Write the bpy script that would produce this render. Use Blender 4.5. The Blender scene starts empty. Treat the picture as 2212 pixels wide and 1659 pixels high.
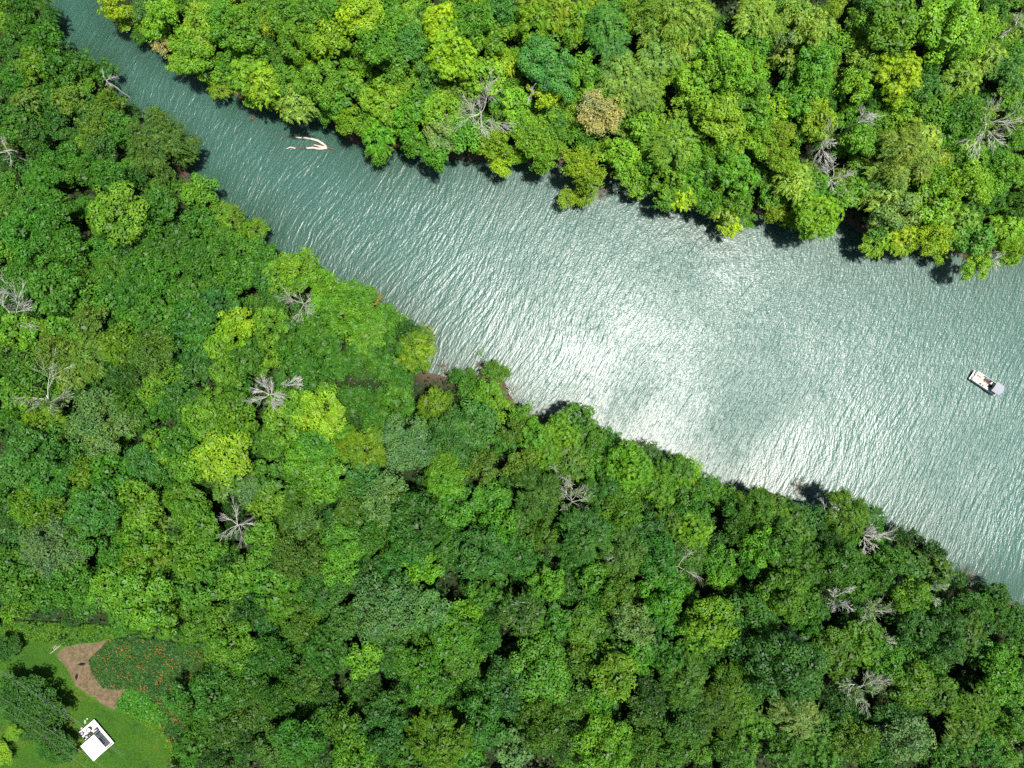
import bpy, math, random
import numpy as np
from mathutils import Vector, Matrix
random.seed(7); RNG = np.random.default_rng(11)
C = bpy.context.scene.collection
# ------------------------------------------------------------------ frame: survey of the photograph in a 2212 x 1659 grid
H = 158.0; CX, CY = 1106.0, 829.5; FU = 24.0/36.0*2212.0
def px(u, v, z=0.0): return ((u-CX)*(H-z)/FU, (CY-v)*(H-z)/FU)
def um(n, z=0.0): return n*(H-z)/FU

def tag(o, label=None, cat=None, group=None, kind=None):
    if label: o['label'] = label
    if cat: o['category'] = cat
    if group: o['group'] = group
    if kind: o['kind'] = kind
    return o
def empty(name, loc, rz=0, label=None, cat=None, group=None):
    o = bpy.data.objects.new(name, None); C.objects.link(o)
    o.location = loc; o.rotation_euler = (0, 0, rz); o.empty_display_size = 0.5
    return tag(o, label, cat, group)
def link(name, me, parent=None, mat=None):
    o = bpy.data.objects.new(name, me); C.objects.link(o)
    if parent: o.parent = parent
    if mat:
        me.materials.clear()
        for m in (mat if isinstance(mat, (list, tuple)) else [mat]): me.materials.append(m)
    return o
def mesh_np(name, V, F, attrs=None, matidx=None, smooth=False):
    """V (n,3), F (m,k) all faces with k corners"""
    me = bpy.data.meshes.new(name)
    V = np.asarray(V, np.float32); F = np.asarray(F, np.int32)
    n, (m, k) = len(V), F.shape
    me.vertices.add(n); me.vertices.foreach_set('co', V.ravel())
    me.loops.add(m*k); me.loops.foreach_set('vertex_index', F.ravel())
    me.polygons.add(m); me.polygons.foreach_set('loop_start', np.arange(m, dtype=np.int32)*k)
    if matidx is not None: me.polygons.foreach_set('material_index', np.asarray(matidx, np.int32))
    me.polygons.foreach_set('use_smooth', np.full(m, smooth))
    for (an, ty, dom, data) in (attrs or []):
        a = me.attributes.new(an, ty, dom)
        a.data.foreach_set('value' if ty == 'FLOAT' else 'color', np.asarray(data, np.float32).ravel())
    me.update(calc_edges=True)
    return me

# ------------------------------------------------------------------ materials
def new_mat(name):
    m = bpy.data.materials.new(name); m.use_nodes = True
    return m, m.node_tree, m.node_tree.nodes, m.node_tree.links, m.node_tree.nodes['Principled BSDF']
def N(nt, ty, **kw):
    n = nt.nodes.new(ty)
    for k, v in kw.items():
        if k in n.inputs: n.inputs[k].default_value = v
        else: setattr(n, k, v)
    return n
def simple(name, col, rough=0.6, spec=0.3, noise=0.0, scale=4.0, metal=0.0):
    m, nt, nd, lk, b = new_mat(name)
    b.inputs['Roughness'].default_value = rough; b.inputs['Specular IOR Level'].default_value = spec
    b.inputs['Metallic'].default_value = metal
    if noise:
        g = N(nt, 'ShaderNodeNewGeometry'); t = N(nt, 'ShaderNodeTexNoise', Scale=scale, Detail=4.0)
        lk.new(g.outputs['Position'], t.inputs['Vector'])
        r = N(nt, 'ShaderNodeMapRange'); r.inputs['From Min'].default_value = .3; r.inputs['From Max'].default_value = .7
        r.inputs['To Min'].default_value = 1-noise; r.inputs['To Max'].default_value = 1+noise
        lk.new(t.outputs['Fac'], r.inputs['Value'])
        v = N(nt, 'ShaderNodeVectorMath', operation='SCALE'); v.inputs[0].default_value = col
        lk.new(r.outputs[0], v.inputs['Scale']); lk.new(v.outputs[0], b.inputs['Base Color'])
    else: b.inputs['Base Color'].default_value = (*col, 1)
    return m
def leaf_material(name, from_attr):
    m, nt, nd, lk, b = new_mat(name)
    t = N(nt, 'ShaderNodeAttribute', attribute_name='tint')
    if from_attr:
        c = N(nt, 'ShaderNodeAttribute', attribute_name='leafcol'); csock = c.outputs['Color']
    else:
        c = N(nt, 'ShaderNodeObjectInfo'); csock = c.outputs['Color']
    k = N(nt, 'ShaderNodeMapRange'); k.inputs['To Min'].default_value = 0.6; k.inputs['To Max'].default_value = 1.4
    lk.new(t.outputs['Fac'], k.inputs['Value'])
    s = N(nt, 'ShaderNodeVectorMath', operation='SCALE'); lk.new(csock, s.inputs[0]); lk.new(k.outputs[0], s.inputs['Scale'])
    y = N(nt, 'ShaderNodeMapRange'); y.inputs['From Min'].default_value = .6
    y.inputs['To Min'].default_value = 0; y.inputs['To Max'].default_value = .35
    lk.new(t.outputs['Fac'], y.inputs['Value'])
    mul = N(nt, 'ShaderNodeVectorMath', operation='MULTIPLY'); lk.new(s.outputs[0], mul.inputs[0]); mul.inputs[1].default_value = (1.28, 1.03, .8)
    mx = N(nt, 'ShaderNodeMix', data_type='RGBA'); lk.new(y.outputs[0], mx.inputs[0])
    lk.new(s.outputs[0], mx.inputs[6]); lk.new(mul.outputs[0], mx.inputs[7])
    gp = N(nt, 'ShaderNodeNewGeometry'); hn = N(nt, 'ShaderNodeTexNoise', Scale=.3, Detail=4.0, Roughness=.65); lk.new(gp.outputs['Position'], hn.inputs['Vector'])
    hr = N(nt, 'ShaderNodeMapRange'); hr.inputs['From Min'].default_value = .32; hr.inputs['From Max'].default_value = .68; lk.new(hn.outputs['Fac'], hr.inputs['Value'])
    hv = N(nt, 'ShaderNodeMix', data_type='RGBA'); hv.inputs[6].default_value = (.74, .90, 1.1, 1); hv.inputs[7].default_value = (1.28, 1.10, .85, 1); lk.new(hr.outputs[0], hv.inputs[0])
    hm_ = N(nt, 'ShaderNodeMix', data_type='RGBA', blend_type='MULTIPLY'); hm_.inputs[0].default_value = 1.0; lk.new(mx.outputs[2], hm_.inputs[6]); lk.new(hv.outputs[2], hm_.inputs[7]); mx = hm_
    lk.new(mx.outputs[2], b.inputs['Base Color'])
    b.inputs['Roughness'].default_value = .5; b.inputs['Specular IOR Level'].default_value = .28
    tr = N(nt, 'ShaderNodeBsdfTranslucent')
    tm = N(nt, 'ShaderNodeVectorMath', operation='MULTIPLY'); lk.new(mx.outputs[2], tm.inputs[0]); tm.inputs[1].default_value = (1.5, 1.35, .5)
    lk.new(tm.outputs[0], tr.inputs['Color'])
    ms = N(nt, 'ShaderNodeMixShader'); ms.inputs[0].default_value = .28
    lk.new(b.outputs[0], ms.inputs[1]); lk.new(tr.outputs[0], ms.inputs[2])
    lk.new(ms.outputs[0], nd['Material Output'].inputs['Surface'])
    return m
M_LEAF = leaf_material('foliage', False); M_LEAFS = leaf_material('mixed_foliage', True)
M_BARK = simple('bark', (.055, .047, .035), .85, .1, .35, 2.0)
M_PALE = simple('weathered_bark', (.46, .465, .41), .85, .2, .25, 1.2)
M_BROWNTWIG = simple('brown_twigs', (.21, .15, .105), .8, .1, .3, 2.0)

COL = {  # base leaf colours
 'Y': (.165, .310, .010), 'L': (.088, .228, .012), 'G': (.048, .160, .010), 'D': (.030, .105, .009),
 'O': (.080, .178, .018), 'B': (.045, .155, .018), 'S': (.098, .212, .055), 'T': (.200, .235, .070), 'W': (.085, .190, .008)}
COL_UP_LIT = {  # upper bank: yellower kinds, with brighter light put into the leaf colour
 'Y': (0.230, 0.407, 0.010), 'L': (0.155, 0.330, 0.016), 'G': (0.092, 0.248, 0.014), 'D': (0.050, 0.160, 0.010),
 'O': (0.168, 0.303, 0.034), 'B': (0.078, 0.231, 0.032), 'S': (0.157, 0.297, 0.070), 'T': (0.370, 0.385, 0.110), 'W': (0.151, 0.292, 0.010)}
COL_LOW_SHADED = {  # lower forest: deeper greens, cloud shade put into the leaf colour
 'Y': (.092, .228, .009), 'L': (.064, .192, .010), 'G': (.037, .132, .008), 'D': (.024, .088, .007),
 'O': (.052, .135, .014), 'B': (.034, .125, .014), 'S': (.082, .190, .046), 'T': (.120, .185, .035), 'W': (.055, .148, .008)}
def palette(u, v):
    if v < np.interp(u, [130, 300, 600, 1000, 1400, 1800, 2212], [0, 180, 400, 580, 760, 850, 950]): return COL_UP_LIT
    return COL_LOW_SHADED if v > 1050 and u > 380 else COL
CNAME = {'Y': 'yellow-lime', 'L': 'lime-green', 'G': 'mid-green', 'D': 'dark green', 'O': 'olive-grey', 'B': 'blue-green',
 'S': 'silvery-green', 'T': 'buff-brown', 'W': 'yellow-olive'}
SNAME = {'a': 'billowy', 'f': 'feathery', 'n': 'fine-leaved', 's': 'spiky-tufted', 'p': 'twiggy'}

# ------------------------------------------------------------------ leaves and crowns
def quads(cen, d, n, L, W):
    """leaf quads: centre, long axis d, normal n, length, width -> V,F (rhombic leaf, slightly kite-shaped)"""
    d = d/np.maximum(np.linalg.norm(d, axis=1, keepdims=True), 1e-6)
    s = np.cross(n, d); s /= np.maximum(np.linalg.norm(s, axis=1, keepdims=True), 1e-6)
    L = L[:, None]*.5; W = W[:, None]*.5
    a = cen-d*L; b = cen+s*W-d*L*.15; c = cen+d*L; e = cen-s*W-d*L*.15
    m = len(cen); V = np.stack([a, b, c, e], 1).reshape(-1, 3); F = np.arange(m*4).reshape(m, 4)
    return V, F
def unit(n, rng):
    v = rng.normal(size=(n, 3)); return v/np.linalg.norm(v, axis=1, keepdims=True)
def crown_masses(R, rng, n, flat):
    out = [(np.array([rng.uniform(-.12, .12)*R, rng.uniform(-.12, .12)*R, .16*R]), .46*R)]
    a0 = rng.uniform(0, 6.28)
    for i in range(n):
        a = a0+i*2*math.pi/n+rng.uniform(-.3, .3); rr = rng.uniform(.50, .74)*R
        z = (-.22*(rr/R)**2+rng.uniform(-.15, .12))*R*(1.1-flat)
        out.append((np.array([rr*math.cos(a), rr*math.sin(a), z]), rng.uniform(.26, .38)*R))
    for i in range(n//2+1):
        a = rng.uniform(0, 6.28); rr = rng.uniform(.3, .9)*R
        out.append((np.array([rr*math.cos(a), rr*math.sin(a), rng.uniform(-.65, -.4)*R]), rng.uniform(.25, .33)*R))
    return out
def make_crown(style, R, seed):
    rng = np.random.default_rng(seed)
    ms = crown_masses(R, rng, 6 if R < 5 else 8, .2)
    P, Dv, Nn, LL, WW, T = [], [], [], [], [], []
    def lobes(lr0, lr1, leaf, cover, keep, jit, tint_lo=.32, tint_hi=.68, aspect=.72, dense=2.0):
        for c, mr in ms:
            nl = max(4, int(dense*mr*mr/((lr0+lr1)/2)**2))
            u = unit(nl*3, rng); u = u[u[:, 2] > -.45][:nl]
            for q in u:
                if rng.random() > keep: continue
                lc = c+q*mr*rng.uniform(.55, 1.15)*np.array([1, 1, .95]); lr = rng.uniform(lr0, lr1)
                m = int(cover*9.0*lr*lr/(leaf*leaf*aspect)); w = unit(int(m*1.6)+4, rng); w = w[w[:, 2] > -.5][:m]
                k = len(w); base = rng.uniform(tint_lo, tint_hi)
                P.append(lc+w*lr*rng.uniform(.86, 1.06, (k, 1))*np.array([1, 1, .9]))
                nn = w*1.0+np.array([0, 0, .55])+rng.normal(size=(k, 3))*jit; Nn.append(nn)
                Dv.append(np.cross(nn, unit(k, rng))); z = leaf*rng.uniform(.7, 1.35, k)
                LL.append(z); WW.append(z*aspect); T.append(np.clip(base+rng.normal(size=k)*.16, 0, 1))
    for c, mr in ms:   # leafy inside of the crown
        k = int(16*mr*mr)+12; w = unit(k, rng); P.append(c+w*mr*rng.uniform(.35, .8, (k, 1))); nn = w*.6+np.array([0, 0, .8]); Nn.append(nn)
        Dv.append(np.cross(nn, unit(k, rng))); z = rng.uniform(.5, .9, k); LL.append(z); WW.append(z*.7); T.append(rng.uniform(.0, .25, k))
    if style == 'a': lobes(.13*R+.2, .19*R+.3, .36 if R < 7 else .40, .9, .95, .25, dense=1.2)
    if style == 'n': lobes(.10*R+.1, .17*R+.1, .27 if R < 5 else .31, .62, .9, .55, .3, .7)
    if style == 's':
        lobes(.12*R+.1, .18*R+.1, .42, .42, .8, .5, .1, .5)
        for c, mr in ms:
            nt = int(11*mr*mr/.9); u = unit(nt*3, rng); u = u[u[:, 2] > -.3][:nt]
            for q in u:
                p = c+q*mr*rng.uniform(.9, 1.22); k = 9; ang = np.arange(k)*2*math.pi/k+rng.uniform(0, 6)
                up = q+np.array([0, 0, .8]); up /= np.linalg.norm(up)
                e1 = np.cross(up, [1, .1, 0]); e1 /= np.linalg.norm(e1); e2 = np.cross(up, e1)
                d = np.cos(ang)[:, None]*e1+np.sin(ang)[:, None]*e2+up*.12; L = rng.uniform(.45, .7)
                P.append(p+d*L*.5); Dv.append(d); Nn.append(np.tile(up, (k, 1))+rng.normal(size=(k, 3))*.5)
                LL.append(np.full(k, L)); WW.append(np.full(k, .15)); T.append(np.clip(rng.uniform(.3, .8)+rng.normal(size=k)*.15, 0, 1))
    if style in 'fp':
        if style == 'f': lobes(.12*R, .19*R, .34, .38, .8, .6, .05, .5, .5)
        dens = 1.0 if style == 'f' else .42
        for c, mr in ms:
            nt = int(dens*13*mr*mr/1.2); u = unit(nt*3, rng); u = u[u[:, 2] > -.25][:nt]
            for q in u:
                p = c+q*mr*rng.uniform(.6, .95); h = np.array([p[0], p[1], 0])+rng.normal(size=3)*.35*R; h[2] = 0
                h /= np.linalg.norm(h)+1e-6; Ls = rng.uniform(.9, 1.9)*(R/6)**.5; base = rng.uniform(.2, .95)
                k = 22 if style == 'f' else 13; t = rng.uniform(0, 1, k); side = np.array([-h[1], h[0], 0])
                off = rng.normal(size=(k, 1))*.22*(1-t[:, None]*.5)
                pos = p+h*(t*Ls)[:, None]-np.array([0, 0, 1])*(t**2*Ls*.75)[:, None]+side*off+np.array([0, 0, .3])
                d = h+side*np.sign(off)*.45-np.array([0, 0, 1])*(t*1.1)[:, None]+rng.normal(size=(k, 3))*.12
                P.append(pos); Dv.append(d); Nn.append(np.array([0, 0, 1.])+rng.normal(size=(k, 3))*.45)
                LL.append(rng.uniform(.38, .65, k)); WW.append(rng.uniform(.10, .17, k)); T.append(np.clip(base+rng.normal(size=k)*.12, 0, 1))
    P = np.concatenate(P); Dv = np.concatenate(Dv); Nn = np.concatenate(Nn)
    V, F = quads(P, Dv, Nn, np.concatenate(LL), np.concatenate(WW))
    return V, F, np.concatenate(T), ms

class Tubes:
    def __init__(s): s.V, s.F, s.M, s.n = [], [], [], 0
    def line(s, pts, rad, k=5, mi=0):
        pts = np.asarray(pts, float); m = len(pts)
        d = np.gradient(pts, axis=0); d /= np.linalg.norm(d, axis=1, keepdims=True)+1e-9
        ref = np.array([.31, .17, .93]) if abs(d[0][2]) < .8 else np.array([1., .2, 0])
        a = np.cross(d, ref); a /= np.linalg.norm(a, axis=1, keepdims=True)+1e-9; b = np.cross(d, a)
        ang = np.arange(k)*2*math.pi/k
        ring = pts[:, None]+(np.cos(ang)[None, :, None]*a[:, None]+np.sin(ang)[None, :, None]*b[:, None])*np.asarray(rad, float)[:, None, None]
        s.V.append(ring.reshape(-1, 3)); i = np.arange(m-1)[:, None]*k; j = np.arange(k)[None]
        f = np.stack([i+j, i+(j+1) % k, i+k+(j+1) % k, i+k+j], -1).reshape(-1, 4)+s.n
        s.F.append(f); s.M.append(np.full(len(f), mi)); s.n += m*k
    def mesh(s, name): return mesh_np(name, np.concatenate(s.V), np.concatenate(s.F), matidx=np.concatenate(s.M), smooth=True)

def curve(p, q, n, wob, rng, sag=0.0):
    t = np.linspace(0, 1, n)[:, None]; p, q = np.asarray(p, float), np.asarray(q, float)
    w = rng.normal(size=(n, 3))*wob; w[0] = 0; w[-1] = 0
    return p+(q-p)*t+w+np.array([0, 0, 1])*(np.sin(t*math.pi)*sag)
def make_trunk(R, T, zc, ms, seed, r0, twigs=3):
    rng = np.random.default_rng(seed+500); tb = Tubes(); fork = np.array([rng.uniform(-.3, .3), rng.uniform(-.3, .3), zc-R*.75])
    tb.line(curve((0, 0, -1.2), fork, 5, .08, rng), np.linspace(r0*1.25, r0*.75, 5), 7)
    for c, mr in ms:
        e = c+np.array([0, 0, zc]); l = curve(fork, e, 6, .12, rng, .3); tb.line(l, np.linspace(r0*.6, r0*.16, 6), 5)
        for _ in range(twigs):
            q = unit(1, rng)[0]; q[2] = abs(q[2]); st = l[rng.integers(2, 6)]
            tb.line(curve(st, e+q*mr*.85, 4, .1, rng), np.linspace(r0*.2, .03, 4), 4)
    return tb.mesh('trunk')
def make_dead(R, T, seed, pale=.06, spread=1.0, bias=(0, 0), limbs=7, depth=4, trunk=True, low=.35):
    """bare tree: limbs fork several times into fine twigs, reaching R sideways and T up"""
    rng = np.random.default_rng(seed); tb = Tubes(); bx, by = bias[0]*1.6, bias[1]*1.6
    if trunk: limbs = max(3, round(limbs*.62))
    r0 = max(.18, .045*R) if trunk else .1
    fork = np.array([0, 0, T-R*(.95)]) if trunk else np.array([0, 0, .1])
    if trunk: tb.line(curve((0, 0, -1.5), fork, 6, .12, rng), np.linspace(r0*1.3, r0, 6), 7)
    def grow(p, d, L, r, lev):
        n = 4; pts = [p]; dd = d.copy()
        for i in range(n):
            dd = dd+rng.normal(size=3)*.09+np.array([0, 0, -.02 if lev > 1 else .03]); dd /= np.linalg.norm(dd); pts.append(pts[-1]+dd*L/n)
        rr = np.linspace(r, max(r*.45, .017), n+1); tb.line(pts, rr, 5 if lev < 2 else 3)
        if lev >= depth: return
        kids = 5 if lev < 3 else 4
        for i in range(kids):
            s = pts[1+int(rng.integers(0, n))] if i else pts[-1]
            nd = dd+rng.normal(size=3)*(.36 if i else .12)*np.array([1, 1, .6]); nd /= np.linalg.norm(nd)
            grow(s, nd, L*rng.uniform(.5, .8), max(r*.5, .019), lev+1)
    a0 = rng.uniform(0, 6.28)
    for i in range(limbs):
        a = a0+i*2*math.pi/limbs+rng.uniform(-.35, .35)
        d = np.array([math.cos(a)*spread+bx, math.sin(a)*spread+by, rng.uniform(low-.25, low+1.0)]); d /= np.linalg.norm(d)
        grow(fork+np.array([0, 0, rng.uniform(-.35, .2)*R*(1 if trunk else .1)]), d, R*rng.uniform(.34, .66), r0*.27, 1)
    return tb.mesh('branches')

VARS = {}
def build_variants():
    spec = [('a', 'S', 3.4, 11.5, 3), ('a', 'M', 5.2, 16, 4), ('a', 'L', 7.6, 20, 3), ('n', 'S', 3.4, 11, 2), ('n', 'M', 5.2, 15.5, 2), ('n', 'L', 7.6, 19, 1),
            ('f', 'S', 3.4, 11, 1), ('f', 'M', 5.2, 15.5, 2), ('f', 'L', 7.4, 18, 1), ('s', 'S', 3.4, 11.5, 2), ('s', 'M', 5.2, 16, 2), ('s', 'L', 7.4, 20, 1),
            ('p', 'S', 3.4, 11.5, 1), ('p', 'M', 5.2, 15.5, 2)]
    sd = 100
    for st, cl, R, T, n in spec:
        for i in range(n):
            sd += 1; V, F, tint, ms = make_crown(st, R, sd)
            zc = T-R*.78; V = V+np.array([0, 0, zc])
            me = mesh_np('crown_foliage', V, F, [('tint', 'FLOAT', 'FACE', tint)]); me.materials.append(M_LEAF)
            tm = make_trunk(R, T, zc, ms, sd, .045*R+.05, 4 if st == 'p' else 2)
            tm.materials.append(M_PALE if st == 'p' else M_BARK)
            VARS.setdefault((st, cl), []).append((me, tm, R, T, zc, V, F, tint))
build_variants()

# ------------------------------------------------------------------ terrain
TOPB = [(150,-260),(175,-60),(190,-20),(215,25),(240,70),(262,80),(300,97),(320,120),(345,135),(372,150),(400,160),(425,175),(445,190),(480,205),(500,225),(530,238),
(553,238),(573,240),(603,272),(638,280),(678,264),(718,297),(753,323),(798,330),(818,350),(853,345),(893,328),(928,352),(973,360),(1043,362),(1083,378),(1098,360),(1156,370),(1181,380),(1221,368),
(1231,395),(1296,408),(1346,395),(1436,448),(1496,460),(1516,480),(1571,495),(1626,478),(1679,488),(1719,505),(1759,512),(1804,480),(1839,512),(1889,535),(1919,528),(1979,552),(2059,566),(2110,590),(2149,560),(2212,572),(2400,590),(2700,640)]
BOTB = [(2700,1500),(2400,1370),(2212,1295),(2150,1265),(2110,1252),(2060,1242),(2050,1212),(2010,1182),(1980,1145),(1930,1155),(1900,1130),(1870,1105),(1800,1080),(1760,1085),(1720,1082),(1690,1055),
(1640,1035),(1600,1048),(1550,1038),(1515,1013),(1480,988),(1440,983),(1400,962),(1375,967),(1345,957),(1310,935),(1280,912),(1240,888),(1190,892),(1130,872),(1105,820),(1080,785),(1040,793),(990,798),
(935,792),(930,735),(900,712),(870,693),(850,668),(820,642),(790,620),(720,612),(680,562),(630,564),(600,547),(590,517),(560,477),(490,452),(480,402),(440,387),(425,372),(420,332),(410,292),(385,260),
(320,252),(300,242),(265,202),(250,177),(240,142),(210,120),(180,113),(150,107),(135,77),(115,0),(85,-80),(50,-260)]
RIV = np.array([px(*p) for p in TOPB+BOTB])
def sdist(P):
    """>0 on land, distance in metres to the drawn shoreline"""
    P = np.atleast_2d(P); A = RIV; B = np.roll(RIV, -1, 0)
    d2 = np.full(len(P), 1e9); ins = np.zeros(len(P), bool)
    for a, b in zip(A, B):
        ab = b-a; t = np.clip(((P-a)@ab)/(ab@ab), 0, 1); q = P-(a+t[:, None]*ab); d2 = np.minimum(d2, (q*q).sum(1))
        c = (a[1] > P[:, 1]) != (b[1] > P[:, 1])
        with np.errstate(divide='ignore', invalid='ignore'): xi = (b[0]-a[0])*(P[:, 1]-a[1])/(b[1]-a[1])+a[0]
        ins ^= c & (P[:, 0] < xi)
    d = np.sqrt(d2); return np.where(ins, -d, d)
LZ = 10.5
LC = np.array([*px(150, 1530, LZ)])
def ground(P):
    P = np.atleast_2d(P); d = sdist(P)-1.8; x, y = P[:, 0], P[:, 1]
    h = np.where(d > 0, .15+11.5*(1-np.exp(-np.maximum(d, 0)/26)), np.maximum(-3.0, d*.55-.1))
    h += np.where(d > 0, (np.sin(x*.11+1)*np.cos(y*.09)+.6*np.sin(x*.23+y*.19))*np.clip(d/40, 0, .8), 0)
    dl = np.hypot(x-LC[0], y-LC[1]); w = np.clip((52-dl)/14, 0, 1); w = w*w*(3-2*w)
    return h*(1-w)+LZ*w
def grid(x0, x1, y0, y1, s):
    xs = np.arange(x0, x1+s, s); ys = np.arange(y0, y1+s, s); X, Y = np.meshgrid(xs, ys)
    n, m = len(ys), len(xs); i = (np.arange(n-1)[:, None]*m+np.arange(m-1)[None]).ravel()
    return np.stack([X.ravel(), Y.ravel()], 1), np.stack([i, i+1, i+m+1, i+m], 1)
P, F = grid(-210, 210, -180, 180, 2.0)
me = mesh_np('forest_floor', np.c_[P, ground(P)], F, smooth=True)
m, nt, nd, lk, b = new_mat('leaf_litter')
g = N(nt, 'ShaderNodeNewGeometry'); t1 = N(nt, 'ShaderNodeTexNoise', Scale=.35, Detail=8.0, Roughness=.7); lk.new(g.outputs['Position'], t1.inputs['Vector'])
cr = N(nt, 'ShaderNodeValToRGB'); e = cr.color_ramp.elements; e[0].position = .35; e[0].color = (.012, .028, .008, 1); e[1].position = .75; e[1].color = (.032, .028, .015, 1)
sp_ = N(nt, 'ShaderNodeSeparateXYZ'); lk.new(g.outputs['Position'], sp_.inputs[0]); mr_ = N(nt, 'ShaderNodeMapRange'); mr_.inputs['From Min'].default_value = .3; mr_.inputs['From Max'].default_value = 1.6; lk.new(sp_.outputs['Z'], mr_.inputs['Value'])
mm_ = N(nt, 'ShaderNodeMix', data_type='RGBA'); mm_.inputs[6].default_value = (.085, .055, .042, 1); lk.new(mr_.outputs[0], mm_.inputs[0]); lk.new(cr.outputs[0], mm_.inputs[7])
lk.new(t1.outputs['Fac'], cr.inputs[0]); lk.new(mm_.outputs[2], b.inputs['Base Color']); b.inputs['Roughness'].default_value = .95; b.inputs['Specular IOR Level'].default_value = .1
tag(link('forest_floor', me, mat=m), kind='structure')
# water
P, F = grid(-180, 180, -150, 150, 3.0); sd = sdist(P)
bank_fade = np.exp(np.minimum(sd, 0)/7.0)  # rises towards the banks; drives calmer ripples and the darkened edge colour
me = mesh_np('river_water', np.c_[P, np.zeros(len(P))], F, [('near_bank', 'FLOAT', 'POINT', bank_fade)], smooth=True)
m, nt, nd, lk, b = new_mat('river_water')
g = N(nt, 'ShaderNodeNewGeometry'); pos = g.outputs['Position']
warp = N(nt, 'ShaderNodeTexNoise', Scale=.012, Detail=2.0); lk.new(pos, warp.inputs['Vector'])
wsub = N(nt, 'ShaderNodeVectorMath', operation='SUBTRACT'); lk.new(warp.outputs['Color'], wsub.inputs[0]); wsub.inputs[1].default_value = (.5, .5, .5)
wsc = N(nt, 'ShaderNodeVectorMath', operation='SCALE'); wsc.inputs['Scale'].default_value = 30.0; lk.new(wsub.outputs[0], wsc.inputs[0])
wad = N(nt, 'ShaderNodeVectorMath', operation='ADD'); lk.new(pos, wad.inputs[0]); lk.new(wsc.outputs[0], wad.inputs[1])
def wave(sx, sy, rot, detail, dist=0.0):
    # rotate so that +x runs across the crests, then squash
    r = N(nt, 'ShaderNodeVectorRotate', rotation_type='Z_AXIS'); r.inputs['Angle'].default_value = rot; lk.new(wad.outputs[0], r.inputs['Vector'])
    mp = N(nt, 'ShaderNodeVectorMath', operation='MULTIPLY'); mp.inputs[1].default_value = (sx, sy, 1); lk.new(r.outputs[0], mp.inputs[0])
    t = N(nt, 'ShaderNodeTexNoise', Scale=1.0, Detail=detail, Roughness=.55, Distortion=dist); lk.new(mp.outputs[0], t.inputs['Vector']); return t.outputs['Fac']
CREST = math.radians(63-90)   # crests climb steeply from lower left to upper right
w1 = wave(1.0, .13, -CREST, 2.0, .35); w2 = wave(2.2, .5, -CREST-.25, 2.0, .4); w3 = wave(3.2, 1.6, -CREST+.5, 1.0)
gust = N(nt, 'ShaderNodeTexNoise', Scale=.028, Detail=5.0, Roughness=.6); lk.new(pos, gust.inputs['Vector'])
def mad(a, k, b=None, kb=0.0):
    n = N(nt, 'ShaderNodeMath', operation='MULTIPLY_ADD'); lk.new(a, n.inputs[0]); n.inputs[1].default_value = k
    if b is None: n.inputs[2].default_value = kb
    else: lk.new(b, n.inputs[2])
    return n.outputs[0]
hsum = mad(w1, .23, mad(w2, .13, mad(w3, .062)))
gr = N(nt, 'ShaderNodeMapRange'); gr.inputs['From Min'].default_value = .3; gr.inputs['From Max'].default_value = .7; gr.inputs['To Min'].default_value = .5; gr.inputs['To Max'].default_value = 1.25
lk.new(gust.outputs['Fac'], gr.inputs['Value'])
sh = N(nt, 'ShaderNodeAttribute', attribute_name='near_bank')
cl_ = N(nt, 'ShaderNodeMapRange'); cl_.inputs['To Min'].default_value = 1.0; cl_.inputs['To Max'].default_value = .45; lk.new(sh.outputs['Fac'], cl_.inputs['Value'])
calm = N(nt, 'ShaderNodeMath', operation='MULTIPLY'); lk.new(gr.outputs[0], calm.inputs[0]); lk.new(cl_.outputs[0], calm.inputs[1])
bp = N(nt, 'ShaderNodeBump'); bp.inputs['Distance'].default_value = 1.0; lk.new(hsum, bp.inputs['Height']); lk.new(calm.outputs[0], bp.inputs['Strength'])
lk.new(bp.outputs[0], b.inputs['Normal'])
sh = N(nt, 'ShaderNodeAttribute', attribute_name='near_bank')
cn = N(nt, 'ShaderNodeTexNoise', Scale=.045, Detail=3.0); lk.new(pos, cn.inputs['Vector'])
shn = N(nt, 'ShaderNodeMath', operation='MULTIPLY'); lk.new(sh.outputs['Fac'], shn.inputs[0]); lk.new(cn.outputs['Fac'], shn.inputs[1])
mx = N(nt, 'ShaderNodeMix', data_type='RGBA'); mx.inputs[6].default_value = (.034, .104, .084, 1); mx.inputs[7].default_value = (.018, .060, .036, 1)  # second colour: green shallows, darkened to paint in the tree reflections
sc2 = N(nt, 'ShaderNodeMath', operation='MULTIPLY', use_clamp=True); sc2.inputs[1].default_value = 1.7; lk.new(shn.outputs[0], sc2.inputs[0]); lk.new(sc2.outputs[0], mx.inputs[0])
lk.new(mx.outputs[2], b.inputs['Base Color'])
rr_ = N(nt, 'ShaderNodeMapRange'); rr_.inputs['From Min'].default_value = .35; rr_.inputs['From Max'].default_value = .68; rr_.inputs['To Min'].default_value = .31; rr_.inputs['To Max'].default_value = .40; lk.new(gust.outputs['Fac'], rr_.inputs['Value']); lk.new(rr_.outputs[0], b.inputs['Roughness']); b.inputs['IOR'].default_value = 1.333; b.inputs['Specular IOR Level'].default_value = .74
b.inputs['Subsurface Weight'].default_value = .8; b.inputs['Subsurface Radius'].default_value = (1.0, 1.3, 1.2); b.inputs['Subsurface Scale'].default_value = 1.0
tag(link('river_water', me, mat=m), kind='structure')

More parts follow.
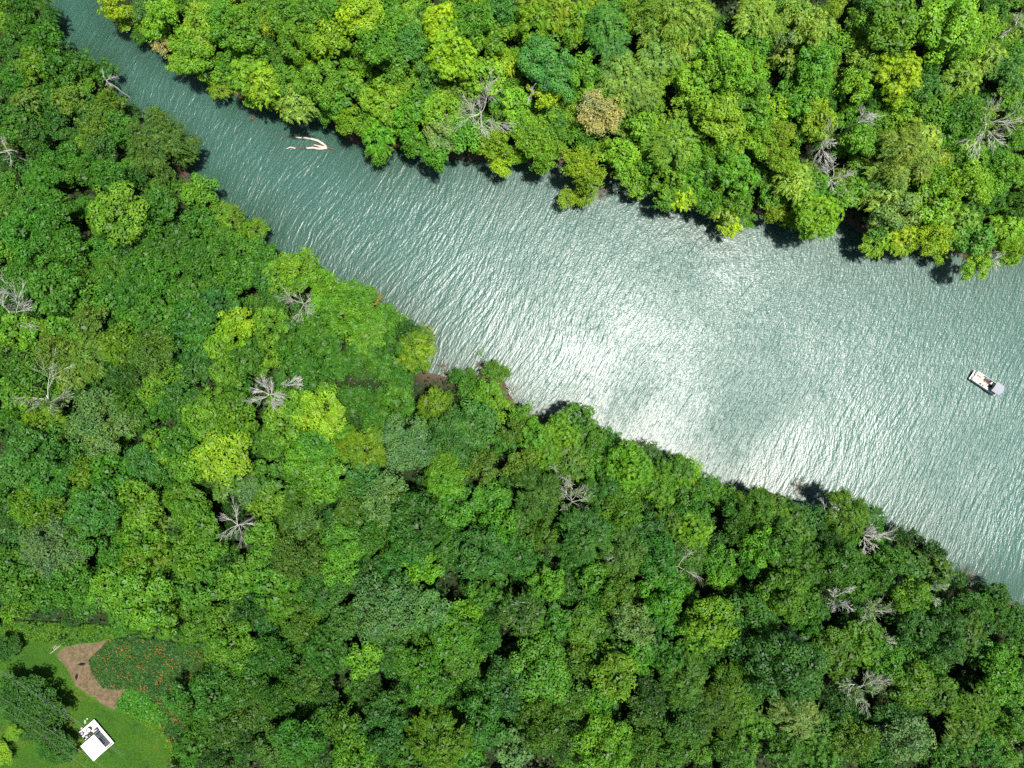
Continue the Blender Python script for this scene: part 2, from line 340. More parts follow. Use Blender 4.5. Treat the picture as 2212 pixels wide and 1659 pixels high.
# ------------------------------------------------------------------ trees: x y radius colour style (grid units of the survey)
TREES = """
25 10 30Da 85 8 36Df 60 38 30Da 45 58 32Ga 92 75 38Ga 122 100 32Gn 12 108 30Ga 68 142 40Wn 112 152 36Ga 30 172 34Gn 175 135 34Ga 225 148 28Ga 182 177 28La 150 212 40On 238 215 38Wn 283 238 20Df 52 215 34Op 95 212 30Gn 22 265 38Ga 62 292 38Dn 205 262 38On 250 268 35Ga 112 252 30Da 5 320 28Op 200 302 32On 130 352 44Ga 88 385 36Gs 345 305 66Of 190 362 36Gn 235 382 36Ga 290 382 32Dn 10 395 32Ga 60 422 32Ga 440 412 40La
242 22 36Yn 272 50 28Ln 302 20 30Bn 350 20 40Ln 330 52 30La 300 72 22Dn 430 48 44La 396 82 36La 350 98 26Tn 412 120 44La 380 136 24La 480 38 44Ga 522 62 42Ga 542 102 32Ga 450 150 32La 490 130 32Gn 530 168 40Ls 545 210 26Ls 470 192 22Wf 545 12 30Ga
575 98 26Dn 610 20 42Gn 652 25 36Gn 640 86 46Ga 600 122 26Df 702 20 42Gn 716 82 42La 722 136 36Ga 772 25 50Ya 846 35 40Gn 812 86 54Ga 884 88 44Bn 780 122 32Ga 850 140 38Gn 925 28 26Dn 956 48 44Ys 978 108 54Ys 1002 145 36Ls 1020 42 48Ga 1060 86 38Ga 1082 12 36Bn 930 150 36Bn 925 182 32Bn 760 170 26La 820 162 24Dn 562 186 42Wf 612 172 42Gn 682 182 48Ga 722 202 42Ga 640 228 42Of 592 215 32Wf 740 246 32Gn 812 210 38La 850 190 30Wf 852 232 46La 902 226 42Ga 702 250 32Gn 750 268 34Wn 790 270 36Gn 820 300 36Gf 816 334 32Gn 876 270 40Ga 890 310 36Gn 950 240 40La 956 290 46Sa 1002 300 40Ga 940 338 36Ga 1075 312 42Wn 1080 360 30Yn 1050 160 40La 1086 130 32Yf 1102 190 32Gn 1104 238 32Ln 1000 202 26Dn 1030 262 32Gn 975 215 30Ga 1035 300 30Gf
1126 30 28Dn 1150 12 32Wf 1162 46 38Wf 1202 20 38Wf 1250 40 38Wf 1290 22 32Wf 1180 140 64Ba 1256 150 38Ga 1312 45 46Bf 1322 96 44Bf 1112 120 24Ln 1370 30 36Wn 1415 50 46Of 1452 28 52Of 1502 40 42Of 1422 110 46Of 1460 94 36Of 1340 150 46Of 1380 190 46Of 1400 158 32Of 1490 86 32Of 1550 55 28Dn 1570 108 46La 1604 150 50La 1550 150 36La 1502 170 36La 1622 192 46Ga 1642 40 46Of 1640 90 36Ga 1112 222 40La 1180 200 38Yn 1202 232 30Ln 1130 262 36Ln 1150 300 46Ln 1206 264 32Bn 1295 240 52Tn 1332 272 26On 1262 290 36Gn 1392 275 40La 1210 302 36Gn 1112 340 30Wn 1170 340 40Ln 1240 352 42Wn 1275 384 42Wn 1345 340 42La 1352 372 36La 1376 402 28La 1456 310 50Of 1402 350 36Gn 1440 390 42Ga 1476 225 30La 1560 250 54La 1590 290 42La 1510 280 26La 1560 340 46Ga 1592 372 42Ga 1520 372 36Dn 1646 300 38Wn 1640 242 36Ga 1530 220 36La 1490 330 34Ga 1340 215 34Of
1670 60 38On 1722 30 42On 1752 60 42On 1700 112 32Op 1760 92 32Gn 1802 15 28Wn 1770 124 36Ga 1822 96 32Ga 1866 45 34On 1935 50 60Ga 1895 20 36Bn 1860 92 32On 1925 102 32Ga 2062 45 62La 2104 58 46La 2082 96 46La 2150 18 32Dn 2202 50 26Op 2190 112 28Ga 2130 122 38Of 2176 150 38Bn 1866 136 40On 1945 160 50Ys 1850 180 40Ln 1762 172 36Ga 1800 202 32Dn 2000 190 38Bn 2082 170 40Of 2010 148 30Dn 2192 182 28Bn 1676 230 32La 1770 255 44Wa 1740 215 34Ga 1705 205 30Ga 1955 235 36Ln 1920 230 32Wn 2022 240 40Ga 2092 250 50Gn 2050 290 36Ga 1682 300 46Wn 1690 342 40Wn 1720 290 32Gn 1862 300 38Ga 1960 330 66Of 1920 376 46Of 1990 290 42Of 2030 330 32Of 2112 330 32Ln 2100 390 50La 2150 330 32Gn 2190 360 36Gn 2150 400 34Ga 1720 386 42Of 1682 402 32Of 1760 395 36Ga 2030 386 36Ga 2202 300 32Gn 1875 215 34Dn 1905 270 34Gn 1850 420 34Gf
1672 430 32Ga 1672 458 32Wn 1710 472 32Wf 1765 468 52Ls 1782 492 30Ls 1750 435 36Ga 1820 430 36Ga 1900 430 42Of 1945 455 50Sa 1900 490 36Bn 1900 524 36Wf 1960 515 38Yf 2015 518 46Yn 2030 545 26Wn 2022 440 42La 2090 446 36Df 2080 480 42Of 2112 518 40Ba 2150 508 26Ya 2180 482 38Wf 2202 440 36Dn 2140 432 36Dn 2112 576 38Ln 2190 550 34Wn 2060 508 36Ga 1225 425 26Wn 1470 425 36Yf 1530 440 36Gn 1568 468 34Op 1576 487 26Yf 1600 440 36Gn 1612 470 26Gn 1265 420 26Wf 1440 432 34Gn 1500 395 36Gf
22 440 34Gn 50 502 54Ga 8 522 36La 100 512 46Ga 146 532 42Ga 120 456 40Ga 60 452 36Gn 250 456 62La 332 450 40Ga 300 492 36Ga 218 480 34Gn 180 446 30Gn 220 542 32Ga 270 546 32Bn 240 592 44Ga 292 576 36Ga 330 530 38Gn 345 556 32Ga 380 520 38Gn 422 556 44Gn 430 480 42Gn 470 462 36Wf 502 462 30Wf 482 520 40Gn 530 540 46Ga 548 492 32Wf 460 580 42Gn 502 602 38Ga 112 625 56Ga 60 585 36Gn 150 562 28Dn 40 602 36Ga 180 642 42Ga 190 682 40On 240 640 40Ga 290 622 44Ga 332 610 36Ga 350 590 32Ga 396 642 46Ga 332 682 42Ga 402 682 42Ga 442 630 36Gn 470 662 40Ba 270 662 34Ga 510 690 38Ya 500 722 36Ya 476 752 40La 540 660 32Ga 25 720 42La 72 725 36La 130 716 38La 112 762 46On 190 772 44Of 262 740 42Wa 322 755 52On 290 700 36Ga 350 720 32Ga 386 746 34Ba 430 700 38Ba 432 742 34Ba 20 782 40Gn 50 816 42Ga 100 812 36Gn 150 802 40Of 222 802 36Df 282 800 36Dn 330 800 32Of 372 810 32La 420 802 38Bn 490 792 40La 526 780 40Ga 535 735 32Gn
572 545 36Ga 570 602 34Ba 645 580 50La 602 592 40La 692 602 38La 716 626 40La 770 640 46La 802 636 28Tn 740 682 50La 802 690 46La 836 680 36La 860 690 28La 790 726 46La 692 672 40La 580 700 38La 622 732 36Ga 600 648 30Gn 652 705 30Ga 684 712 38Ga 700 742 38Ga 752 772 42Gn 832 762 42Ga 900 760 42Wf 880 712 34Dn 820 792 34Gn 872 800 36Gn 582 762 32La 560 792 28Ln 640 772 38Ga 670 802 42Gn 720 792 34Ga 915 725 26Of
30 850 36La 150 832 32Df 215 920 74Sn 272 880 42Gn 90 920 46Wf 30 945 34Dn 62 972 54Ba 122 982 44Ba 25 1012 42Ba 100 1032 46Ba 330 850 40Ln 292 902 36Gn 342 882 36Gn 382 860 42Bn 382 960 42Ga 340 966 36La 310 1002 46Ba 395 1005 38La 430 900 48La 412 930 34Ba 500 880 42Wa 512 912 42Wa 480 985 58Ya 540 950 32Ga 370 1032 36Gn 230 1022 40Ga 170 1022 36Wn 60 1092 44Wn 112 1112 42Wn 22 1112 34Dn 200 1100 52Ba 282 1080 42Wa 302 1112 40La 350 1080 28Ln 400 1090 46La 430 1132 42La 440 1172 38La 490 1050 40Op 540 1060 38Sn 350 1140 30Op 292 1160 40La 332 1160 32La 105 1190 66Sn 162 1160 46Ba 40 1160 36Ba 20 1212 40Ga 250 1190 40Gn 290 1210 40Wn 330 1212 38Ws 400 1200 40La 432 1230 36La 470 1230 36Gn 530 1230 34La 60 1240 32Gn 152 1240 38Ga 225 1235 34Gn
710 850 32Ln 690 890 54Ya 640 880 36La 602 920 40La 585 960 36Ga 770 862 38Gn 800 890 34Gn 860 838 36Gn 850 872 42Ga 760 902 32Dn 780 970 48Wf 740 950 36Ls 680 960 42Ga 660 996 42La 720 1002 36La 870 960 66Sn 810 920 34Ga 942 880 38Wf 970 950 66Bn 1022 920 52Ba 1050 850 40Ln 1082 880 38Yn 970 1012 46Ln 1040 1010 40On 1000 1060 32Dn 570 1040 40Ga 575 1082 40Ya 650 1040 42Gn 690 1050 40La 640 1102 46Wn 760 1060 36Wa 760 1100 42Wn 790 1038 40Ba 832 1082 54Sn 870 1092 42On 940 1060 36Gn 962 1040 40Ls 650 1142 42Of 570 1170 38La 600 1198 34Dn 640 1202 54On 720 1140 40Ba 742 1182 48La 790 1172 38Gn 900 1130 60Ba 882 1180 48Ba 912 1222 38Ya 990 1100 42La 1060 1080 44La 1082 1130 42La 1040 1200 56Ba 982 1190 42Bn 740 1230 42La 800 1230 36Bn 560 1230 32La 820 1130 34Gn 960 1150 34Gn
1130 890 36Ln 1112 930 34On 1162 932 40Ls 1210 930 46Ls 1252 900 40Ga 1282 950 46Ga 1180 982 36Ls 1122 1012 40On 1160 1070 52Of 1230 1002 42Of 1290 1012 38Ln 1322 960 40Gs 1360 1000 54Ls 1312 1060 48Bf 1402 970 30Df 1380 1042 34Of 1420 1030 42Gf 1462 1010 40Gf 1500 1008 30Yf 1432 1060 38Ls 1470 1092 42Ga 1502 1112 40Ga 1340 1112 50Ln 1500 1142 42Ys 1450 1132 34Wf 1540 1042 30Gf 1570 1060 30Ls 1120 1132 34Of 1170 1160 40Wn 1262 1160 54Bf 1348 1200 52Of 1120 1200 44Ba 1240 1222 32Ga 1400 1160 44Ba 1422 1202 48Ba 1490 1190 38Of 1550 1180 32Bn 1560 1212 36La 1640 1090 46Wf 1592 1110 34Gn 1650 1182 42La 1590 1150 34Gn 1560 1245 32Ya 1620 1225 34Gn
1670 1095 38Wf 1726 1100 34Op 1760 1112 40Ba 1720 1142 42Wf 1830 1102 50Wf 1890 1110 30Gf 1840 1152 32Ln 1790 1172 36Dn 1690 1180 52Ga 1742 1222 44Gs 1820 1222 46Ga 1975 1160 32Da 1940 1152 24Dn 2012 1190 38Dn 1960 1190 32Of 1980 1222 40Of 2030 1225 40Op 1930 1212 34Ga 2070 1255 24Df
20 1262 40Ga 60 1272 40Ga 110 1276 40Ga 30 1312 36Ln 150 1262 40Ga 180 1302 34Gn 230 1272 46La 300 1290 62La 332 1342 40La 352 1260 40Ga 262 1332 36Gs 430 1272 42La 500 1272 38La 430 1342 46La 482 1340 40Wa 530 1320 40Dn 540 1270 28La 500 1400 52La 540 1422 42Gn 470 1440 38Ln 460 1500 52Ba 512 1482 48Gn 540 1540 46On 482 1572 48On 430 1542 38Gn 420 1612 40Gs 460 1642 42Dn 380 1512 34Gn 540 1600 42Dn 45 1510 62Dn 88 1556 56Dn 118 1615 44Dn 28 1583 20Yn 4 1632 28Yn 8 1405 34Dn
575 1270 42La 602 1310 38Ls 650 1272 32Gn 570 1352 34Bn 700 1280 46Ba 650 1346 46Wn 740 1350 42On 830 1310 74Sn 850 1255 44Ba 930 1320 48Sa 780 1425 38Ya 702 1410 48Gs 640 1390 32Gn 580 1420 46Gn 650 1472 46On 602 1500 50Gn 700 1500 34Dn 840 1400 44Ga 900 1440 48La 980 1380 52La 1000 1335 42Yn 1050 1270 42Ga 1000 1432 46La 930 1490 48La 1050 1380 40Gn 1090 1490 54Ba 1040 1480 36Ga 1060 1330 30Dn 800 1482 32Dn 830 1542 46Bn 820 1590 54Ba 740 1570 42Wn 770 1640 48La 640 1602 52Ga 590 1620 42On 700 1560 38Gn 950 1600 60Wf 1000 1632 42Ln 1040 1572 56Ba 880 1642 42Ga 870 1345 40Gn 690 1625 34Dn
1130 1330 52Op 1180 1262 38La 1230 1282 32Ga 1190 1342 42Ga 1290 1260 40La 1260 1352 46La 1340 1280 42Wn 1370 1352 46Sa 1430 1290 54La 1420 1382 42Ba 1480 1280 34On 1170 1450 76La 1152 1384 22Ls 1120 1522 32Bn 1250 1430 38Wn 1330 1460 54Ya 1380 1420 40La 1450 1430 40Gs 1540 1350 54Ya 1500 1372 40La 1532 1412 34Ga 1560 1262 22Ya 1620 1332 48Ba 1642 1382 42Gn 1480 1470 54Of 1420 1492 46Dn 1540 1532 64Of 1582 1490 48Wf 1602 1540 42Wf 1480 1562 52On 1230 1510 48Wn 1170 1572 54Wn 1290 1520 38La 1300 1620 64Ya 1222 1600 44Dn 1112 1622 40Sa 1390 1540 42On 1390 1622 48Wn 1450 1632 42Gn 1515 1622 32La 1572 1620 38Wn 1630 1580 40La 1620 1482 44Gn 1310 1400 38Ga
1690 1290 54Wa 1740 1312 38Wa 1672 1262 36Gn 1700 1440 84Ba 1722 1552 50Tf 1860 1262 40Gs 1905 1255 40Gn 1970 1292 48La 2100 1312 48Gn 2150 1300 40Gn 2082 1370 42Of 1980 1362 48Ba 2040 1382 54Ba 1872 1390 46Ls 1802 1402 44Wa 1812 1432 40Wa 1750 1352 34Gn 1930 1432 46La 1970 1482 48Wa 2032 1502 46Wa 2122 1412 40Gn 2160 1442 42La 2200 1382 32Gn 2110 1532 48Wf 2182 1490 40La 2080 1592 40Of 1852 1602 48Wn 1930 1562 46Bn 1960 1602 54Sn 1900 1642 38Gn 1772 1580 36Of 1700 1632 42Ws 1782 1640 38Ls 2060 1632 38Ga 2130 1622 40Gn 2190 1570 40Ln 2182 1640 32Ln 1812 1532 36Dn 2010 1440 40Gn 985 815 22Gn 1014 808 20Gn 1060 800 26Ln 1085 806 24Ln 1012 838 30Ga 2198 1325 38Ga 2160 1278 26Gn 2122 1278 26Gn 2170 1345 34Gn
"""
tok = TREES.split(); trees = []
for i in range(0, len(tok), 3):
    u, v, w = float(tok[i]), float(tok[i+1]), tok[i+2]
    trees.append([u, v, float(w[:-2]), w[-2], w[-1]])

LAND = [  # (x, y, phrase) things one can find in the photograph
 (1038,230,"the widest bare silver tree"),(1872,250,"the slanting bare branch, upper forest"),(1790,305,"the upper of two stacked bare trees"),(1812,378,"the lower of two stacked bare trees"),
 (2150,262,"the bare tree at right edge"),(15,668,"the bare tree at left edge"),(648,648,"the bare tree above the left forest"),(590,842,"the grey two-pronged bare tree"),(85,860,"the mossy bare tree at left"),
 (503,1140,"the spidery bare tree, lower left"),(1235,1085,"the tan fan-shaped bare tree"),(1885,1165,"the bare tree by the lower bank"),(2005,1280,"the whitish bare tree, lower right"),(1870,1495,"the mossy bare tree, bottom right"),
 (1470,1235,"the pale broken branches, lower middle"),(1895,1330,"the half-leafed bare tree"),(665,308,"the forked log in the water"),(1295,240,"the buff-brown tree"),(1180,140,"the round blue-green tree, top middle"),
 (1700,1440,"the broad round blue-green tree"),(830,1310,"the broadest silvery tree"),(870,960,"the frosted tree, forest centre"),(1170,1450,"the broad bright tree, bottom middle"),(480,985,"the glowing yellow tree"),
 (1945,160,"the yellow frond-leaved tree"),(105,1190,"the frosted tree, lower left"),(215,920,"the broad pale tree, left side"),(345,305,"the grey-limbed olive tree"),(1960,330,"the broad dark olive tree"),
 (2062,45,"the broad bright tree, top right"),(978,108,"the yellow tree, top middle"),(300,1460,"the orange lily bed"),(215,1600,"the white canopy"),(0,0,"the photo's top left corner"),(2212,0,"the photo's top right corner"),
 (0,1659,"the photo's bottom left corner"),(2212,1659,"the photo's bottom right corner"),(1106,1659,"the bottom edge's middle"),(1500,1142,"the golden tree on lower bank"),(170,60,"the river's narrow top end"),
 (1422,80,"the feathery olive group, top"),(1108,845,"the pale snag on lower shore"),(2145,563,"the grey shrub on upper shore"),(690,890,"the bright round lime tree, left-centre"),(345,975,"the dark gap beside the pale tree"),(250,456,"the broad lime tree, upper left"),
 (390,1659,"the lawn's bottom end"),(1330,1460,"the glowing lime tree, lower middle"),(300,1290,"the broad tree above the lilies")]
DIRS = ['right of', 'above right of', 'above', 'above left of', 'left of', 'below left of', 'below', 'below right of']
ORD = ['nearest', 'second', 'third', 'fourth', 'fifth', 'sixth', 'seventh', 'eighth', 'ninth', 'tenth', 'eleventh', 'twelfth']
order = sorted(range(len(trees)), key=lambda i: -trees[i][2]); top = set(order[:296])
buckets = {}
for i in top:
    u, v = trees[i][:2]; best = None
    for k, (a, b_, ph) in enumerate(LAND):
        d = math.hypot(u-a, v-b_)
        if best is None or d < best[0]: best = (d, k)
    d, k = best
    if d < 3: buckets[(k, -1)] = [(0, i)]; continue
    ang = math.atan2(LAND[k][1]-v, u-LAND[k][0]); s = int(round(ang/(math.pi/4))) % 8
    buckets.setdefault((k, s), []).append((d, i))
LABEL = {}
for (k, s), lst in buckets.items():
    for n, (d, i) in enumerate(sorted(lst)):
        u, v, r, c, st = trees[i]; size = 'very large ' if r >= 60 else 'large ' if r >= 48 else 'small ' if r < 34 else ''
        if s == -1: LABEL[i] = f"{size}{CNAME[c]} {SNAME[st]} tree that is {LAND[k][2]}"
        else: LABEL[i] = f"{size}{CNAME[c]} {SNAME[st]} tree, {ORD[n]} {DIRS[s]} {LAND[k][2]}"
        w = LABEL[i].split()
        if len(w) > 16: LABEL[i] = LABEL[i].replace('very ', '', 1)

def place(u, v, hc):
    g = 6.0
    for _ in range(4):
        x, y = px(u, v, g+hc); g = max(.2, float(ground([(x, y)])[0]))
    return x, y, g
placed = []; stuffV, stuffF, stuffT, stuffC, nv = [], [], [], [], 0
def jitcol(c, rr):
    k = rr.uniform(.86, 1.16); return (c[0]*k*rr.uniform(.86, 1.16), c[1]*k, min(1, c[2]*k*rr.uniform(.8, 1.3)))
def add_stuff(x, y, g, r, c, st, zs=1.0):
    global nv
    cl = 'S' if r < 4.3 else 'M'
    if (st, cl) not in VARS: st = 'a'
    v = random.choice(VARS[(st, cl)]); s = r/v[2]; a = random.uniform(0, 6.28)
    V = v[5]; F = v[6]; T = v[7]
    if r < 3.2:   # thin the small ones out
        keep = RNG.random(len(F)) < .62
        V = V.reshape(-1, 4, 3)[keep].reshape(-1, 3); T = T[keep]; F = np.arange(len(V)).reshape(-1, 4)
    ca, sa = math.cos(a), math.sin(a)
    W = np.stack([(V[:, 0]*ca-V[:, 1]*sa)*s+x, (V[:, 0]*sa+V[:, 1]*ca)*s+y, V[:, 2]*s*zs+g], 1)
    stuffV.append(W.astype(np.float32)); stuffF.append(F+nv); stuffT.append(T); nv += len(V)
    stuffC.append(np.tile(np.array([*c, 1], np.float32), (len(F), 1)))
used = {}
for i, (u, v, r, c, st) in enumerate(trees):
    R = r*.0985*1.0; cl = 'S' if R < 4.2 else 'M' if R < 6.2 else 'L'
    if st == 'p' and cl == 'L': cl = 'M'
    opts = VARS[(st, cl)]; va = opts[(i*7+3) % len(opts)]; s = R/va[2]
    zs = random.uniform(.88, 1.1)*(1.08 if r >= 48 else .86 if r < 34 else 1)
    if u < 150 and v > 1400: zs *= .42
    hc = va[4]*s*zs; x, y, g = place(u, v, hc)
    if r > 26:   # shore trees stand a little back from the water
        q = np.array([(x, y), (x+.5, y), (x, y+.5)]); d_ = sdist(q)
        if d_[0] < R+1.5:
            gv = (d_[1:]-d_[0])/.5; gv /= np.linalg.norm(gv)+1e-6; k_ = .7 if y > 0 else 1.2; x += gv[0]*k_; y += gv[1]*k_; g = max(.2, float(ground([(x, y)])[0])); placed.append((x, y, R))
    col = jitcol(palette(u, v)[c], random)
    if i not in top: add_stuff(x, y, g, R, col, st, zs); continue
    e = empty('broadleaf_tree' if st in 'an' else 'feathery_tree' if st == 'f' else 'tufted_tree' if st == 's' else 'sparse_tree', (x, y, g), random.uniform(0, 6.28), LABEL[i], 'tree', 'trees of the riverside forest')
    e.scale = (s, s, s*zs)
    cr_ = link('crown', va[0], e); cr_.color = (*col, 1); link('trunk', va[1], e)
# small trees in the gaps and beyond the frame
def inpoly(P, poly):
    P = np.atleast_2d(P); ins = np.zeros(len(P), bool); Q = np.roll(poly, -1, 0)
    for a, b in zip(poly, Q):
        c = (a[1] > P[:, 1]) != (b[1] > P[:, 1])
        with np.errstate(divide='ignore', invalid='ignore'): xi = (b[0]-a[0])*(P[:, 1]-a[1])/(b[1]-a[1])+a[0]
        ins ^= c & (P[:, 0] < xi)
    return ins
def polydist(p, poly):
    m_ = 1e9
    for a, b in zip(poly, np.roll(poly, -1, 0)):
        ab = b-a; t = min(1, max(0, float((p-a)@ab/(ab@ab)))); m_ = min(m_, float(np.hypot(*(p-a-t*ab))))
    return m_
CLEAR_U = [(-320,1380),(-60,1372),(40,1368),(100,1388),(150,1386),(236,1376),(300,1376),(420,1390),(445,1470),(400,1545),(370,1600),(400,1680),(430,1800),(-320,1800)]
CLEAR = np.array([px(a, b_, LZ) for a, b_ in CLEAR_U])
arr = np.array(placed)
for (lo, hi, n, out) in ((3.8, 5.0, 2600, True), (2.3, 3.2, 5200, False)):
    CA = np.c_[RNG.uniform(-152, 152, n), RNG.uniform(-122, 122, n)]; CS = sdist(CA); CG = ground(CA); CI = inpoly(CA, CLEAR)
    for _ in range(n):
        x, y = float(CA[_, 0]), float(CA[_, 1]); r = random.uniform(lo, hi)
        inside = abs(x) < 117 and abs(y) < 88
        if out == inside: continue
        dd = np.hypot(arr[:, 0]-x, arr[:, 1]-y); sd_ = CS[_]
        if sd_ < 2.5+r*.5: continue
        if (dd < .62*arr[:, 2]+.38*r).any(): continue
        if CI[_] or np.hypot(*(np.array([-95, -66])-(x, y))) < 22 and polydist((x, y), CLEAR) < 6: continue
        g = float(CG[_]); c = random.choice(('GGGDDDDLBG' if palette(CX+x*FU/(H-18), CY-y*FU/(H-18)) is not COL_UP_LIT else 'GGLLODGW') if not out else 'GGLLBOWG')  # dark codes favoured off the upper bank: gap shade put into leaf colour
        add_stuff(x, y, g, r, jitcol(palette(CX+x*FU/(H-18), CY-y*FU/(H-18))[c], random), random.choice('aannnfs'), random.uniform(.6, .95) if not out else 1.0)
        arr = np.vstack([arr, (x, y, r)])
me = mesh_np('small_trees', np.concatenate(stuffV), np.concatenate(stuffF), [('tint', 'FLOAT', 'FACE', np.concatenate(stuffT)), ('leafcol', 'FLOAT_COLOR', 'FACE', np.concatenate(stuffC))])
tag(link('small_trees', me, mat=M_LEAFS), 'smaller green trees crowding between the larger crowns of the forest', 'small trees', kind='stuff')
print('trees', len(trees), 'stuff faces', len(me.polygons))
# undergrowth on the forest floor and along the banks
n = 90000
P = np.c_[RNG.uniform(-125, 125, n), RNG.uniform(-97, 97, n)]; sd = sdist(P); ok = (sd > 1.2) & ~inpoly(P, CLEAR)
P = P[ok]; z = ground(P); k = len(P)
clump = np.sin(P[:, 0]*.7)*np.cos(P[:, 1]*.6+1)+np.sin(P[:, 0]*.27+P[:, 1]*.31)
cen = np.c_[P, z+np.abs(RNG.normal(size=k))*(.6+1.0*(clump > 0))]
V, F = quads(cen, unit(k, RNG)*np.array([1, 1, .3]), unit(k, RNG)*.5+np.array([0, 0, 1.]), RNG.uniform(.45, .9, k), RNG.uniform(.3, .6, k))
cc = np.tile(np.array([.018, .055, .009, 1], np.float32), (k, 1)); cc[:, :3] *= RNG.uniform(.5, 1.6, (k, 1))  # leaf colour darkened to deepen the shade in the gaps
me = mesh_np('undergrowth', V, F, [('tint', 'FLOAT', 'FACE', RNG.random(k)), ('leafcol', 'FLOAT_COLOR', 'FACE', cc)])
tag(link('undergrowth', me, mat=M_LEAFS), 'dark leafy undergrowth on the forest floor', 'undergrowth', kind='stuff')

# ------------------------------------------------------------------ bare trees: x y radius(U) seed bias limbs extra-leaf label
DEAD = [
 (1038,236,70,1,(0,-.2),10,4,16,None,"widest bare silver-white tree, sprawling over bright crowns on the upper bank"),
 (1876,248,34,2,(.8,.45),3,4,14,None,"small bare white branch slanting up to the right in the upper forest"),
 (1790,300,42,3,(.1,-.5),7,4,13,None,"upper of two stacked white bare trees in the right part of upper forest"),
 (1814,376,48,4,(.25,.0),8,4,13,None,"lower of two stacked white bare trees, left of the broad dark olive tree"),
 (2150,262,58,5,(.15,-.1),7,4,15,'Y',"bare grey tree at the right edge with a yellow-green tuft at its fork"),
 (8,668,62,6,(.5,.05),8,4,15,None,"silvery bare tree cut by the left edge of the photo"),
 (646,650,40,7,(-.1,.15),8,4,13,None,"whitish bare tree just inland of bright crowns on the left-hand bank"),
 (575,850,44,8,(.15,.15),9,4,15,None,"grey bare two-pronged tree in the left-hand forest"),
 (620,826,30,9,(.6,.5),4,4,14,None,"thin grey bare prong leaning right beside the two-pronged bare tree"),
 (85,862,62,10,(.1,.0),9,4,14,'O',"bare tree with green moss on its grey limbs near the left edge"),
 (503,1140,52,11,(0,0),9,3,14,None,"spidery bare grey tree over a dark gap, lower left"),
 (1240,1082,42,12,(.2,.35),9,4,14,'O',"tan fan-shaped bare tree in the middle of the lower forest"),
 (1208,1030,26,13,(.1,.1),5,3,14,None,"small broken bare branches above left of the tan fan-shaped tree"),
 (1888,1165,42,14,(.5,-.1),9,4,13,None,"white bare tree near the lower bank, pointing toward the water"),
 (1816,1298,30,15,(.2,.1),6,4,14,None,"small grey bare tree between leafy crowns, left of the half-leafed one"),
 (1895,1330,50,16,(0,-.05),8,4,14,'O',"half-leafed bare tree with thin olive leaves, lower right"),
 (2005,1280,38,17,(.2,.1),7,4,14,'G',"whitish bare tree with a few green leaves, lower right"),
 (1872,1495,48,18,(.2,.0),9,4,14,'O',"mossy-limbed bare tree, bottom right"),
 (1470,1232,38,19,(.1,-.2),7,3,13,'W',"pale broken bare branches around a yellowish tuft, lower middle"),
 (1730,1385,24,20,(.2,-.3),5,3,15,None,"small bare grey twigs over the broad round blue-green tree"),
 (1330,1205,22,21,(-.4,.1),4,3,14,None,"tiny pale bare branches in the lower middle forest"),
 (1925,1392,26,22,(.4,-.3),6,4,13,None,"small grey bare fan below the half-leafed tree"),
 (718,652,24,23,(.1,.3),6,3,13,'L',"pinkish bare twigs among lime crowns of the left-hand bank"),
 (220,165,22,24,(.2,.0),5,3,12,None,"short bare twigs over the narrow top channel"),
 (1968,100,26,25,(0,-.3),6,3,14,None,"thin bare twigs above the yellow frond-leaved tree"),
 (2205,45,30,26,(-.1,.0),6,3,15,None,"pale bare twigs at the top right corner"),
 (1700,78,26,27,(.1,.1),5,3,14,'O',"sparse pale twigs in the olive crown, top right"),
 (0,318,30,28,(.3,.1),7,3,13,None,"greyish bare twigs at the left edge, below the river's narrow end"),
 (2204,1580,30,29,(.1,.1),6,3,13,'L',"pale bare twigs at the right edge near the bottom corner"),
 (1790,1100,24,30,(.3,.4),5,3,12,'W',"bare forked twig on the lower bank right of the river's curve"),
 (1225,755+300,18,31,(.2,.2),4,3,14,None,"short white twigs right beside the tan fan-shaped tree"),
 (1150,195,18,32,(.3,.1),3,3,14,None,"small white forked twig over yellow crowns left of the buff-brown tree"),
]
LS = {}
for (u, v, r, sd_, bias, limbs, dep, T, lf, lab) in DEAD:
    R = r*.099*1.14; T -= .4
    me = make_dead(R, T, 900+sd_, bias=bias, limbs=limbs, depth=dep, low=.25)
    # centre the crown on the surveyed point
    x, y, g = place(u, v, T-R*.45); x -= bias[0]*R*.35; y -= bias[1]*R*.35
    e = empty('bare_tree', (x, y, g), 0, lab, 'bare tree', 'dead bare trees in the forest')
    link('branches', me, e, M_PALE)
    if lf:
        rng = np.random.default_rng(sd_); k = int(520*(R/5)**2*(1.0 if lf in 'OG' else .6))
        co = np.array([q.co[:] for q in me.vertices]); co = co[co[:, 2] > T-R*1.2]; q = co[rng.integers(0, len(co), k)]+rng.normal(size=(k, 3))*.2
        if lf in 'YW': q = q[np.hypot(q[:, 0], q[:, 1]) < R*.45]; k = len(q)
        V, F = quads(q, unit(k, rng), unit(k, rng)*.6+np.array([0, 0, 1.]), rng.uniform(.25, .45, k), rng.uniform(.15, .3, k))
        ml = mesh_np('sprigs', V, F, [('tint', 'FLOAT', 'FACE', rng.random(k))]); ml.materials.append(M_LEAF)
        o = link('foliage', ml, e); o.color = (*COL[lf], 1)
